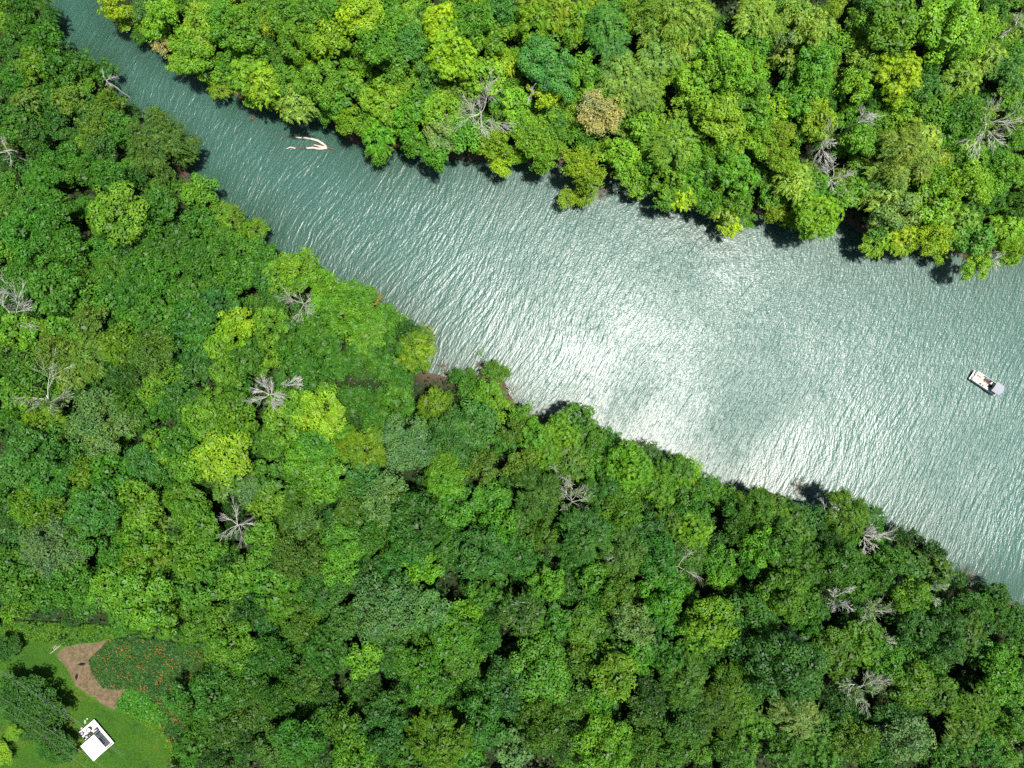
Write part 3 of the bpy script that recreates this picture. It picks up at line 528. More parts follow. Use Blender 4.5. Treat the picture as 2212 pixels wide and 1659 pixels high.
# shore snags and shrubs
for (u, v, r, sd_, mat, bias, z, lab) in [
 (545,255,10,51,M_BROWNTWIG,(0,0),.0,"small brown dead bush standing in the water by the upper bank"),
 (1106,846,17,52,M_PALE,(.2,.2),.3,"pale dead snag at the water's edge on the lower shore"),
 (2085,1248,30,53,M_BROWNTWIG,(.3,.25),.5,"brownish bare shrub leaning over the water at the lower right bank"),
 (2148,560,26,54,M_PALE,(.3,-.2),.6,"grey bare shrub hanging over the water on the upper shore at right"),
 (1040,792,14,55,M_BROWNTWIG,(.1,.3),.2,"low brown brush at the water's edge, left of the pale snag"),
 (958,795,16,56,M_BROWNTWIG,(.1,.4),.2,"reddish brown brush on the shore at the inside corner of the bank"),
 (1300,478,18,57,M_BROWNTWIG,(0,-.3),.3,"thin brown twigs over the water under the upper bank's yellow crowns"),
 (1725,1052,22,58,M_BROWNTWIG,(0,.3),.3,"brown twiggy shrub at the lower shore in front of olive crowns"),
 (1255,890,18,59,M_BROWNTWIG,(0,.4),.2,"brown twigs on the lower shore right of the pale snag")]:
    if lab.startswith('thin brown'): v = 412
    R = um(r); me = make_dead(R, R, 700+sd_, bias=bias, limbs=9, depth=3, trunk=False, low=.15)
    x, y = px(u, v, z+R*.3); e = empty('bare_shrub', (x, y, z), 0, lab, 'bare shrub', 'bare shrubs along the shore'); link('branches', me, e, mat)
# floating green sprig
x, y = px(1036, 763); k = 60; rng = np.random.default_rng(3); q = rng.normal(size=(k, 3))*np.array([.35, .6, .12])+np.array([0, 0, .25])
V, F = quads(q, unit(k, rng), unit(k, rng)*.4+np.array([0, 0, 1.]), rng.uniform(.25, .4, k), rng.uniform(.15, .25, k))
ml = mesh_np('floating_sprig', V, F, [('tint', 'FLOAT', 'FACE', rng.random(k))]); ml.materials.append(M_LEAF)
e = empty('water_plant', (x, y, 0), 0, "small green leafy sprig alone in the water off the lower shore", 'plant'); o = link('foliage', ml, e); o.color = (*COL['L'], 1)
tb = Tubes(); tb.line([(0, 0, -1), (0, 0, .4)], [.05, .03], 5); link('stem', tb.mesh('stem'), e, M_BROWNTWIG)

# ------------------------------------------------------------------ forked log in the water
M_LOG = simple('bleached_wood', (.56, .46, .38), .7, .2, .2, 1.5); M_WET = simple('wet_wood', (.075, .058, .042), .6, .3, .3, 1.5)
def L4(x, y): return ((1050+x/6.32)*.5486, (420+y/6.32)*.5486)
e = empty('forked_log', (*px(*L4(1500, 1020)), 0), 0, "bleached forked log half sunk in the water below the upper bank", 'log')
ox, oy = px(*L4(1500, 1020))
def lg(name, pts, rads, mat):
    tb = Tubes(); Q = []
    for (a, b_, z) in pts: X, Y = px(*L4(a, b_)); Q.append((X-ox, Y-oy, z))
    Q = np.array(Q); t = np.linspace(0, 1, len(Q)); T2 = np.linspace(0, 1, len(Q)*4)
    Q = np.stack([np.interp(T2, t, Q[:, i]) for i in range(3)], 1); rr = np.interp(T2, t, rads)*.8*(1+.08*np.sin(T2*37))
    tb.line(Q, rr, 9); return link(name, tb.mesh(name), e, mat)
lg('upper_limb', [(1500, 1010, .05), (1400, 925, .14), (1270, 850, .2), (1100, 805, .16), (950, 780, .14), (720, 772, .10)], [.3, .3, .34, .26, .2, .16], M_LOG)
lg('limb_end', [(720, 772, .08), (560, 765, .0), (420, 745, -.02), (300, 712, -.05)], [.15, .14, .12, .08], M_WET)
lg('lower_limb', [(1510, 1035, .08), (1380, 1050, .16), (1260, 1052, .2), (1160, 1028, .2), (1000, 1040, .14)], [.26, .34, .30, .28, .2], M_LOG)
lg('sunken_middle', [(1000, 1042, .1), (860, 1045, -.03), (720, 1040, .04)], [.19, .18, .16], M_WET)
lg('limb_tip', [(720, 1040, .06), (600, 1015, .16), (500, 1048, .1)], [.16, .17, .08], M_LOG)
lg('short_stub', [(1470, 1020, .2), (1350, 1000, .26), (1190, 962, .3)], [.24, .24, .16], M_LOG)
lg('dark_root', [(1180, 900, -.02), (1330, 945, .0), (1450, 975, .02), (1560, 1030, .0), (1660, 1045, -.06), (1700, 1095, -.1)], [.18, .3, .36, .4, .4, .2], M_WET)  # dark root, built in the wet wood material

# ------------------------------------------------------------------ generic box builder
class MB:
    def __init__(s): s.v, s.f = [], []
    def box(s, c, d, rz=0.0, bev=0.0):
        x, y, z = c; a, b_, h = d[0]/2, d[1]/2, d[2]/2; ca, sa = math.cos(rz), math.sin(rz); n = len(s.v)
        for (i, j, k) in [(-1,-1,-1),(1,-1,-1),(1,1,-1),(-1,1,-1),(-1,-1,1),(1,-1,1),(1,1,1),(-1,1,1)]:
            t = 1-(bev if k > 0 else 0); X, Y = i*a*t, j*b_*t; s.v.append((x+X*ca-Y*sa, y+X*sa+Y*ca, z+k*h))
        for f in [(0,3,2,1),(4,5,6,7),(0,1,5,4),(1,2,6,5),(2,3,7,6),(3,0,4,7)]: s.f.append(tuple(n+q for q in f))
        return s
    def prism(s, poly, z0, z1):
        n = len(s.v); k = len(poly)
        s.v += [(x, y, z0) for x, y in poly]+[(x, y, z1) for x, y in poly]
        s.f.append(tuple(n+i for i in range(k))[::-1]); s.f.append(tuple(n+k+i for i in range(k)))
        for i in range(k): s.f.append((n+i, n+(i+1) % k, n+k+(i+1) % k, n+k+i))
        return s
    def tube(s, pts, r, k=8):
        tb = Tubes(); tb.line(pts, r if hasattr(r, '__len__') else [r]*len(pts), k); n = len(s.v)
        V = np.concatenate(tb.V); s.v += [tuple(q) for q in V]; s.f += [tuple(n+int(i) for i in q) for q in np.concatenate(tb.F)]
        s.f.append(tuple(n+i for i in range(k))); s.f.append(tuple(n+len(V)-k+i for i in range(k))[::-1]); return s
    def build(s, name, mat, parent, label=None, bevel=0.0):
        me = bpy.data.meshes.new(name); me.from_pydata(s.v, [], s.f); me.update(); o = link(name, me, parent, mat)
        if bevel:
            b_ = o.modifiers.new('bevel', 'BEVEL'); b_.width = bevel; b_.segments = 2; b_.limit_method = 'ANGLE'
        if label: o['label'] = label
        return o
M_WHITE = simple('white_gelcoat', (.62, .61, .59), .35, .5); M_CREAM = simple('cream_vinyl', (.46, .43, .36), .5, .4)
M_GREYC = simple('grey_canvas', (.255, .27, .30), .8, .1, .05, 3); M_ALU = simple('aluminium', (.6, .6, .6), .35, .5, metal=.9)
M_DECK = simple('tan_carpet', (.40, .36, .32), .9, .1, .06, 6); M_DARK = simple('dark_plastic', (.012, .012, .014), .9, .1)
M_TEAL = simple('teal_towel', (.02, .25, .30), .9, .1); M_BLUE = simple('blue_cloth', (.03, .10, .35), .9, .1)

# pontoon boat: long axis from the squared front (upper left) to the canopy end (lower right)
bx_, by_ = px(2129, 828, .8); ang = -math.radians(33.8)
B = empty('pontoon_boat', (bx_, by_, 0), ang, "white pontoon boat with grey canopy over its lower right end, alone on the river", 'boat')
for s in (-1, 1): MB().tube([(-3.75, s*.85, .22), (-3.3, s*.85, .18), (3.0, s*.85, .18), (3.55, s*.85, .24)], [.08, .32, .32, .2], 12).build('pontoon', M_ALU, B)
MB().box((-.05, 0, .58), (7.1, 2.45, .09)).build('deck', M_DECK, B)
def rail(parts):
    m_ = MB()
    for c, d in parts: m_.box(c, d)
    return m_
rail([((-.2, 1.18, .93), (6.3, .05, .58)), ((-.2, -1.18, .93), (6.3, .05, .58)), ((-3.32, .75, .93), (.05, .9, .58)), ((-3.32, -.75, .93), (.05, .9, .58)), ((2.95, .8, .93), (.05, .8, .58)), ((2.95, -.8, .93), (.05, .8, .58))]).build('side_panel', M_WHITE, B)
for s in (-1, 1): MB().tube([(-3.35, s*1.2, 1.25), (2.95, s*1.2, 1.25)], .045).build('rail', M_WHITE, B)
MB().box((-3.5, 0, .66), (.42, 2.35, .06)).build('front_platform', M_WHITE, B)
for (x0, y0, a, b_) in ((-2.3, .82, 1.6, .55), (-2.3, -.82, 1.6, .55), (.5, -.82, 1.5, .55)):
    q = MB().box((x0, y0, .85), (a, b_, .42)).build('bench_seat', M_CREAM, B, bevel=.05)
    MB().box((x0, y0+math.copysign(.27, y0), 1.15), (a, .12, .32)).build('bench_back', M_WHITE, q, bevel=.03)
MB().box((-3.0, -.1, .84), (.35, 1.2, .40)).build('front_seat', M_CREAM, B, bevel=.05)
c_ = MB().box((.85, .62, .98), (.55, .62, .75)).build('helm_console', M_CREAM, B, bevel=.05); MB().tube([(.52, .62, 1.28), (.56, .62, 1.30)], .18, 12).build('steering_wheel', M_DARK, c_)
MB().box((1.35, .05, .86), (.5, .5, .4)).build('captain_seat', M_DARK, B, bevel=.06)
MB().box((-.9, -.75, .69), (.35, .28, .12)).build('cooler_box', M_DARK, B)
MB().box((1.2, -.75, 1.08), (.55, .4, .05)).build('towel', M_TEAL, B)
cv = []; cf = []
nx, ny = 8, 10
for i in range(nx+1):
    for j in range(ny+1):
        X = 1.15+2.25*i/nx; Y = -1.22+2.44*j/ny; t = (j/ny-.5)*2; e_ = (i/nx)
        if e_ > .8: X -= .28*t*t
        cv.append((X, Y, 2.55-.22*t*t-.10*abs(math.sin(e_*math.pi*2))*0-.05*(1-math.sin(e_*math.pi))))
for i in range(nx):
    for j in range(ny): k = i*(ny+1)+j; cf.append((k, k+ny+1, k+ny+2, k+1))
me = bpy.data.meshes.new('canopy'); me.from_pydata(cv, [], cf); can = link('canopy', me, B, M_GREYC); so = can.modifiers.new('thick', 'SOLIDIFY'); so.thickness = .04
fr = MB()
for X in (1.2, 2.25, 3.3):
    for s in (-1, 1): fr.tube([(2.2, s*1.17, 1.25), (X, s*1.17, 2.28)], .03, 6)
fr.build('canopy_frame', M_ALU, B)
mo = MB().box((3.75, 0, .95), (.5, .42, .6)).build('outboard_motor', M_WHITE, B, bevel=.08); MB().tube([(3.8, 0, .7), (3.85, 0, -.4)], .1).build('motor_leg', M_ALU, mo)

# two people on the boat (seated), each body one skinned surface
M_SKIN = simple('skin', (.48, .28, .20), .6, .3); M_HAIR = simple('brown_hair', (.05, .028, .018), .6, .3)
def person(loc, rz, shirt, label):
    e = empty('person', loc, rz, label, 'person')
    J = {'pel': (0, 0, .12), 'sp': (0, -.02, .34), 'ch': (0, -.03, .52), 'nk': (0, -.01, .66), 'hd': (0, .02, .76), 'top': (0, .01, .88)}
    R = {'pel': .13, 'sp': .125, 'ch': .14, 'nk': .055, 'hd': .095, 'top': .08}
    E = [('pel', 'sp'), ('sp', 'ch'), ('ch', 'nk'), ('nk', 'hd'), ('hd', 'top')]
    for s, n in ((-1, 'l'), (1, 'r')):
        J[n+'s'] = (s*.19, -.02, .56); J[n+'e'] = (s*.25, .1, .33); J[n+'w'] = (s*.15, .32, .26); J[n+'f'] = (s*.13, .40, .24)
        R[n+'s'] = .06; R[n+'e'] = .042; R[n+'w'] = .03; R[n+'f'] = .028
        J[n+'h'] = (s*.1, .02, .1); J[n+'k'] = (s*.13, .45, .14); J[n+'a'] = (s*.13, .48, -.30); J[n+'t'] = (s*.14, .66, -.34)
        R[n+'h'] = .095; R[n+'k'] = .065; R[n+'a'] = .042; R[n+'t'] = .035
        E += [('ch', n+'s'), (n+'s', n+'e'), (n+'e', n+'w'), (n+'w', n+'f'), ('pel', n+'h'), (n+'h', n+'k'), (n+'k', n+'a'), (n+'a', n+'t')]
    ks = list(J); me = bpy.data.meshes.new('body'); me.from_pydata([J[k] for k in ks], [(ks.index(a), ks.index(b_)) for a, b_ in E], [])
    o = link('body', me, e, M_SKIN); sk = o.modifiers.new('skin', 'SKIN'); su = o.modifiers.new('sub', 'SUBSURF'); su.levels = su.render_levels = 2
    for i, k in enumerate(ks): me.skin_vertices[0].data[i].radius = (R[k], R[k])
    me.skin_vertices[0].data[0].use_root = True
    sh_ = MB().tube([(0, -.02, .14), (0, -.02, .34), (0, -.03, .52), (0, -.02, .615)], [.165, .16, .185, .09], 14); 
    for s in (-1, 1): sh_.tube([(s*.1, -.03, .55), (s*.2, -.02, .55), (s*.24, .05, .42)], [.08, .085, .07], 10)
    sh_.build('shirt', shirt, e)
    pt = MB()
    for s in (-1, 1): pt.tube([(s*.09, -.04, .11), (s*.12, .3, .14), (s*.13, .42, .14)], [.13, .10, .085], 10)
    pt.build('shorts', M_DARK, e)
    hv = []; hf = []; n1, n2 = 8, 12
    for i in range(n1+1):
        for j in range(n2):
            th = i/n1*1.75; ph = j/n2*2*math.pi; hv.append((.115*math.sin(th)*math.cos(ph), -.012+.125*math.sin(th)*math.sin(ph)-.02*(th > 1.2), .80+.115*math.cos(th)))
    for i in range(n1):
        for j in range(n2): hf.append((i*n2+j, i*n2+(j+1) % n2, (i+1)*n2+(j+1) % n2, (i+1)*n2+j))
    hm = bpy.data.meshes.new('hair'); hm.from_pydata(hv, [], hf); link('hair', hm, e, M_HAIR)
    return e
def bl(x, y, z): ca, sa = math.cos(ang), math.sin(ang); return (bx_+x*ca-y*sa, by_+x*sa+y*ca, z)
MB().box((-.35, .82, .85), (.55, .55, .42)).build('bench_seat', M_CREAM, B, bevel=.05)
MB().box((.3, .82, .85), (.5, .55, .42)).build('bench_seat', M_CREAM, B, bevel=.05)
person(bl(-.38, .80, 1.06), ang+math.pi, simple('lilac_shirt', (.40, .33, .70), .9, .1), "person in a lilac top seated on the boat's upper side bench, middle of deck")
person(bl(.3, .80, 1.06), ang+math.pi, simple('dark_shirt', (.03, .025, .03), .9, .1), "person in a dark top seated nearest the grey canopy on the boat")

# ------------------------------------------------------------------ lawn, bare soil
def sheet(name, poly_u, z, mat, step=1.0, rag=0.0, seed=1, **tg):
    poly = np.array([px(a, b_, z) for a, b_ in poly_u]); x0, y0 = poly.min(0)-1; x1, y1 = poly.max(0)+1
    if rag:   # ragged border
        rng = np.random.default_rng(seed); Q = []
        for a, b_ in zip(poly, np.roll(poly, -1, 0)):
            n = max(2, int(np.linalg.norm(b_-a)/.35))
            for i in range(n): Q.append(a+(b_-a)*i/n+rng.normal(size=2)*rag)
        poly = np.array(Q)
    bm_ = bpy.data.meshes.new(name); bm_.from_pydata([(p[0], p[1], z) for p in poly], [], [tuple(range(len(poly)))]); bm_.update()
    if bm_.polygons[0].normal.z < 0: bm_.flip_normals()
    return link(name, bm_, mat=mat)
m, nt, nd, lk, b = new_mat('lawn_grass')
g = N(nt, 'ShaderNodeNewGeometry'); t1 = N(nt, 'ShaderNodeTexNoise', Scale=.12, Detail=6.0, Roughness=.65); lk.new(g.outputs['Position'], t1.inputs['Vector'])
cr = N(nt, 'ShaderNodeValToRGB'); cr.color_ramp.elements[0].position = .3; cr.color_ramp.elements[0].color = (.024, .078, .010, 1); cr.color_ramp.elements[1].position = .72; cr.color_ramp.elements[1].color = (.085, .115, .018, 1)
q_ = cr.color_ramp.elements.new(.5); q_.color = (.036, .100, .008, 1)
t2 = N(nt, 'ShaderNodeTexNoise', Scale=3.0, Detail=5.0, Roughness=.8); lk.new(g.outputs['Position'], t2.inputs['Vector'])
r_ = N(nt, 'ShaderNodeMapRange'); r_.inputs['From Min'].default_value = .3; r_.inputs['From Max'].default_value = .7; r_.inputs['To Min'].default_value = .65; r_.inputs['To Max'].default_value = 1.35; lk.new(t2.outputs['Fac'], r_.inputs['Value'])
sc_ = N(nt, 'ShaderNodeVectorMath', operation='SCALE'); lk.new(t1.outputs['Fac'], cr.inputs[0]); lk.new(cr.outputs[0], sc_.inputs[0]); lk.new(r_.outputs[0], sc_.inputs['Scale']); lk.new(sc_.outputs[0], b.inputs['Base Color'])
b.inputs['Roughness'].default_value = .9; b.inputs['Specular IOR Level'].default_value = .1
bb = N(nt, 'ShaderNodeBump'); bb.inputs['Distance'].default_value = .12; lk.new(t2.outputs['Fac'], bb.inputs['Height']); lk.new(bb.outputs[0], b.inputs['Normal'])
o = sheet('lawn', [(-320,1376),(-60,1370),(60,1374),(100,1388),(130,1392),(236,1372),(330,1372),(450,1390),(480,1470),(430,1560),(400,1600),(430,1700),(460,1800),(-320,1800)], LZ+.05, m); tag(o, kind='structure')
m, nt, nd, lk, b = new_mat('bare_soil')
g = N(nt, 'ShaderNodeNewGeometry'); t1 = N(nt, 'ShaderNodeTexNoise', Scale=1.3, Detail=8.0, Roughness=.85); lk.new(g.outputs['Position'], t1.inputs['Vector'])
cr = N(nt, 'ShaderNodeValToRGB'); cr.color_ramp.elements[0].position = .36; cr.color_ramp.elements[0].color = (.05, .045, .022, 1); cr.color_ramp.elements[1].position = .66; cr.color_ramp.elements[1].color = (.185, .132, .080, 1)
q_ = cr.color_ramp.elements.new(.5); q_.color = (.115, .085, .050, 1)
lk.new(t1.outputs['Fac'], cr.inputs[0]); lk.new(cr.outputs[0], b.inputs['Base Color']); b.inputs['Roughness'].default_value = .95; b.inputs['Specular IOR Level'].default_value = .1
o = sheet('bare_soil', [(121,1414),(142,1396),(175,1390),(215,1386),(232,1376),(237,1380),(222,1398),(260,1420),(262,1465),(278,1484),(247,1534),(232,1528),(205,1508),(165,1482),(146,1446),(128,1422)], LZ+.075, m, rag=.11); tag(o, kind='structure')

def plants(name, poly_u, n, hgt, Ls, Ws, col, label, cat, upright=.5, seed=5, flowers=0, patchy=0.0):
    poly = np.array([px(a, b_, LZ) for a, b_ in poly_u]); rng = np.random.default_rng(seed); x0, y0 = poly.min(0); x1, y1 = poly.max(0)
    P = np.c_[rng.uniform(x0, x1, n), rng.uniform(y0, y1, n)]; P = P[inpoly(P, poly)]
    if patchy: P = P[(np.sin(P[:, 0]*1.3+seed)*np.cos(P[:, 1]*1.1)+rng.normal(size=len(P))*.5) > -patchy]
    k = len(P); hb = rng.uniform(.2, 1, k)*hgt*(.75+.25*np.sin(P[:, 0]*1.1)*np.cos(P[:, 1]*.9))
    cen = np.c_[P, LZ+.05+hb]; d = unit(k, rng)*np.array([1, 1, .5])+np.array([0, 0, upright])
    V, F = quads(cen, d, unit(k, rng)*.6+np.array([0, 0, .8]), rng.uniform(*Ls, k), rng.uniform(*Ws, k))
    cc = np.tile(np.array([*col, 1], np.float32), (k, 1)); cc[:, :3] *= rng.uniform(.6, 1.35, (k, 1)); T = rng.random(k)
    if flowers:
        w_ = np.clip(np.sin(cen[:, 0]*.9+1)*np.cos(cen[:, 1]*1.1)+.35, .04, None); fi = rng.choice(k, flowers, replace=False, p=w_/w_.sum()); VV = [V]; CC = [cc]; TT = [T]; nf = 6; tot = len(V)
        for i in fi:
            c0 = cen[i]+np.array([0, 0, hgt*.35]); a = np.arange(nf)*math.pi/3+rng.uniform(0, 1); dd = np.stack([np.cos(a), np.sin(a), np.full(nf, .3)], 1)
            v2, f2 = quads(c0+dd*.09, dd, np.tile([0, 0, 1.], (nf, 1)), np.full(nf, .17), np.full(nf, .07)); VV.append(v2)
            CC.append(np.tile(np.array([.42, .11, .03, 1], np.float32), (nf, 1))); TT.append(np.full(nf, .5))
        V = np.concatenate(VV); cc = np.concatenate(CC); T = np.concatenate(TT); F = np.arange(len(V)).reshape(-1, 4)
    me = mesh_np(name, V, F, [('tint', 'FLOAT', 'FACE', T), ('leafcol', 'FLOAT_COLOR', 'FACE', cc)])
    tag(link(name, me, mat=M_LEAFS), label, cat, kind='stuff')
LILY = [(222,1398),(236,1380),(290,1376),(400,1388),(440,1405),(445,1470),(425,1540),(395,1560),(370,1545),(350,1530),(330,1505),(280,1484),(262,1488),(225,1484),(202,1452),(194,1425)]
plants('lily_bed', LILY, 52000, 1.0, (.4, .8), (.07, .14), (.042, .125, .020), "bed of orange daylilies beside the bare soil", 'flower bed', .25, 5, 260)
plants('lily_bed', [(345,1545),(400,1550),(420,1610),(390,1618),(358,1585)], 5000, .9, (.4, .8), (.07, .14), (.04, .12, .016), "small patch of orange daylilies right of the white canopy", 'flower bed', .25, 6, 45)
plants('broad_leaf_patch', [(278,1482),(300,1478),(322,1500),(345,1530),(366,1545),(360,1568),(330,1560),(290,1545),(262,1530),(252,1518)], 9000, .8, (.3, .55), (.2, .36), (.05, .19, .012), "glossy broad-leaved green plants at the lawn's edge", 'ground cover', .1, 7)
plants('tall_grass', [(-40,1345),(60,1340),(160,1345),(230,1350),(300,1362),(236,1380),(215,1384),(142,1394),(100,1388),(60,1378),(-40,1376)], 34000, 1.2, (.35, .7), (.07, .14), (.075, .20, .014), "tall bright grass between the lawn and the forest", 'tall grass', .5, 8)
plants('lawn_weeds', [(280,1545),(330,1560),(372,1572),(400,1610),(425,1680),(380,1680),(355,1600),(310,1562)], 14000, .35, (.2, .4), (.08, .16), (.10, .22, .012), "yellowish weeds along the lawn's right edge", 'weeds', .4, 9)
plants('lawn_grass', [(-60,1372),(60,1376),(100,1390),(120,1416),(146,1448),(165,1486),(205,1512),(247,1536),(290,1548),(350,1590),(390,1680),(-60,1680)], 60000, .1, (.14, .3), (.05, .1), (.045, .112, .010), "short mown lawn grass around the white canopy", 'grass', .4, 10)
plants('weedy_tufts', [(124,1414),(142,1398),(215,1388),(200,1425),(205,1452),(225,1486),(270,1492),(247,1526),(165,1476)], 4500, .12, (.12, .3), (.05, .12), (.05, .075, .025), "scattered weed tufts on the bare soil", 'weeds', .3, 12, patchy=-.5)

# wooden steps with a side rail
M_WOOD = simple('weathered_planks', (.24, .19, .155), .8, .1, .2, 3); M_RAILW = simple('pale_rail', (.42, .40, .34), .7, .2, .1, 3)
def Z2(x, y): return px((180+x/11.9)*.5486, (2510+y/11.9)*.5486, LZ+.4)
p0 = np.array(Z2(240, 730)); p1 = np.array(Z2(815, 300)); dv = p1-p0; Lr = np.linalg.norm(dv); sa_ = math.atan2(dv[1], dv[0])
e = empty('garden_steps', (p0[0], p0[1], LZ+.05), sa_, "short flight of grey wooden steps with a pale side rail beside the bare soil", 'steps')
MB().tube([(0, 0, .55), (Lr, 0, .95)], .055, 6).build('side_rail', M_RAILW, e)
MB().tube([(.1, 0, 0), (.1, 0, .55)], .05, 6).tube([(Lr-.1, 0, 0), (Lr-.1, 0, .92)], .05, 6).build('rail_post', M_RAILW, e)
for i in range(6): MB().box((.85+i*(Lr-1.0)/5.6, .42, .10+i*.075), (.20, .72, .05)).build('tread', M_WOOD, e)
MB().box((Lr*.52, .42, .03), (Lr*.78, .7, .03)).build('dark_gap_sheet', M_DARK, e)  # dark sheet added under the treads to darken the gaps between them
MB().box((Lr*.55, .1, .1), (Lr*.8, .05, .12)).box((Lr*.55, .74, .1), (Lr*.8, .05, .12)).build('stringer', M_WOOD, e)

# two black bundles on the soil
def bundle(u, v, L, W, rz, lab):
    x, y = px(u, v, LZ); e = empty('black_bundle', (x, y, LZ+.06), rz, lab, 'bundle', 'black bundles on the bare soil'); vs, fs = [], []; n, k = 12, 10
    for i in range(n+1):
        t = i/n; w = W*.5*math.sin(math.pi*max(.03, min(.97, t)))**.7
        for j in range(k): a = 2*math.pi*j/k; f = 1+.12*math.sin(3*a+5*t*3); vs.append(((t-.5)*L, w*math.cos(a)*f, .02+w*.7*(1+math.sin(a)*f)))
    for i in range(n):
        for j in range(k): fs.append((i*k+j, i*k+(j+1) % k, (i+1)*k+(j+1) % k, (i+1)*k+j))
    me = bpy.data.meshes.new('wrap'); me.from_pydata(vs, [], fs); link('wrap', me, e, M_DARK)
    kn = MB().tube([(-L*.5, 0, W*.3), (-L*.5-.12, .03, W*.3)], [.06, .03], 7); kn.build('tied_end', M_DARK, e)
bundle(178, 1434, 1.6, .55, math.radians(3), "black tapered bundle lying crosswise on the bare soil, nearer the steps")
bundle(166.5, 1461, 1.35, .5, math.radians(84), "black tapered bundle lying upright on the bare soil near the lawn edge")

# ------------------------------------------------------------------ deck with white canopy
def Z1(x, y, z): return np.array(px((280+x/6.8)*.5486, (2780+y/6.8)*.5486, z))
DZ = LZ+.5
T_, R_ = Z1(620, 355, DZ), Z1(1158, 985, DZ); Lf = Z1(212, 720, DZ)
ux = (R_-T_); Lx = np.linalg.norm(ux); ux /= Lx; Ly = np.linalg.norm(Lf-T_); rz = math.atan2(ux[1], ux[0])
D = empty('garden_deck', (T_[0], T_[1], LZ+.05), rz, "white floored garden platform under and beside the white canopy on the lawn", 'deck')
# local: +x along the long edge from the top corner, -y toward the lawn's left side
M_DW = simple('white_boards', (.74, .72, .68), .6, .3, .08, 2.5); M_DIRT = simple('stained_boards', (.50, .45, .40), .8, .2, .3, 1.8); M_BLK = simple('black_rubber', (.03, .028, .035), .7, .2)
M_LILAC = simple('grey_cushion', (.30, .29, .36), .8, .1, .2, 5); M_CANV = simple('white_canvas', (.86, .85, .82), .8, .1)
MB().box((1.35, -Ly/2, .38), (2.7, Ly, .12)).build('floor', M_DW, D)
MB().box((2.7+(Lx-2.7)/2, -Ly/2, .379), (Lx-2.704, Ly, .12)).build('floor', M_DW, D)
MB().box((1.45, -Ly*.62, .449), (1.8, Ly*.62, .012)).build('stained_mat', M_DIRT, D)
for X in (.15, Lx/2, Lx-.15):
    for Y in (-.15, -Ly+.15): MB().box((X, Y, .16), (.14, .14, .32)).build('footing', M_BLK, D)
MB().box((Lx/2, .03, .40), (Lx+.1, .06, .22)).box((-.03, -Ly/2, .40), (.06, Ly, .22)).box((Lx+.03, -Ly/2, .40), (.06, Ly, .22)).build('edge_shade_strip', M_BLK, D)  # black strips on the platform edges; the long one paints a thin cast shadow
MB().box((2.75, -1.0, .62), (.07, 1.5, .35)).build('partition', M_BLK, D); MB().box((Lx-.25, -1.0, .62), (.06, 1.7, .35)).build('end_partition', M_BLK, D)
def dw(x, y, z=.44): c, s = math.cos(rz), math.sin(rz); return (T_[0]+x*c-y*s, T_[1]+x*s+y*c, LZ+.05+z)
def ringdisc(r, z0, z1, k=24): return [(r*math.cos(a*2*math.pi/k), r*math.sin(a*2*math.pi/k)) for a in range(k)]
def on_deck(zx, zy):
    q = Z1(zx, zy, DZ+.3); d = q-T_; return (float(d@ux), float(-(d[0]*ux[1]-d[1]*ux[0]))*-1 if False else float(d[0]*(-ux[1])+d[1]*ux[0]))
x, y = on_deck(497, 625); e = empty('round_table', dw(x, y), 0, "round white table with a dark rim on the garden platform", 'table')
MB().prism(ringdisc(.40, 0, 0), .60, .66).build('table_top', M_WHITE, e)
v_, f_ = [], []; k = 28
for i in range(k):
    a = 2*math.pi*i/k
    for rr, zz in ((.40, .58), (.52, .58), (.52, .68), (.40, .68)): v_.append((rr*math.cos(a), rr*math.sin(a), zz))
for i in range(k):
    for j in range(4): f_.append((i*4+j, ((i+1) % k)*4+j, ((i+1) % k)*4+(j+1) % 4, i*4+(j+1) % 4))
me = bpy.data.meshes.new('rim'); me.from_pydata(v_, [], f_); link('rim', me, e, M_BLK)
MB().tube([(0, 0, 0), (0, 0, .6)], .06).build('leg', M_ALU, e)
def chair(zx, zy, r, lab, mat=M_LILAC):
    x, y = on_deck(zx, zy); e = empty('patio_chair', dw(x, y), rz+r, lab, 'chair', 'patio chairs on the garden platform')
    MB().box((0, 0, .42), (.6, .58, .1)).build('seat', mat, e, bevel=.03); MB().box((-.3, 0, .72), (.08, .58, .55)).build('backrest', M_BLK, e, bevel=.02)
    for s in (-1, 1):
        MB().box((0, s*.31, .60), (.55, .06, .05)).build('armrest', M_BLK, e)
        for X in (-.24, .24): MB().box((X, s*.25, .19), (.05, .05, .37)).build('leg', M_BLK, e)
chair(300, 735, 2.2, "grey patio chair at the left corner of the garden platform"); chair(425, 820, 1.2, "grey patio chair against the white canopy's top edge")
chair(690, 630, -.5, "grey patio chair beside the dark partition of the platform"); chair(530, 745, .6, "dark patio chair just above the white canopy's corner", M_BLK)
x, y = on_deck(820, 940); e = empty('low_bench', dw(x, y), rz-.12, "long dark red-brown bench alongside the white canopy", 'bench')
MB().box((0, 0, .42), (1.6, .38, .08)).build('seat', simple('dark_red_wood', (.10, .03, .03), .7, .2), e)
for X in (-.65, .65): MB().box((X, 0, .19), (.08, .32, .38)).build('leg', M_BLK, e)
x, y = on_deck(245, 745); e = empty('black_bin', dw(x, y, .44), 0, "small black bin at the platform's left corner", 'bin')
MB().prism(ringdisc(.22, 0, 0, 14), 0, .5).build('body', M_BLK, e); MB().prism(ringdisc(.25, 0, 0, 14), .502, .55).build('rim', M_BLK, e)
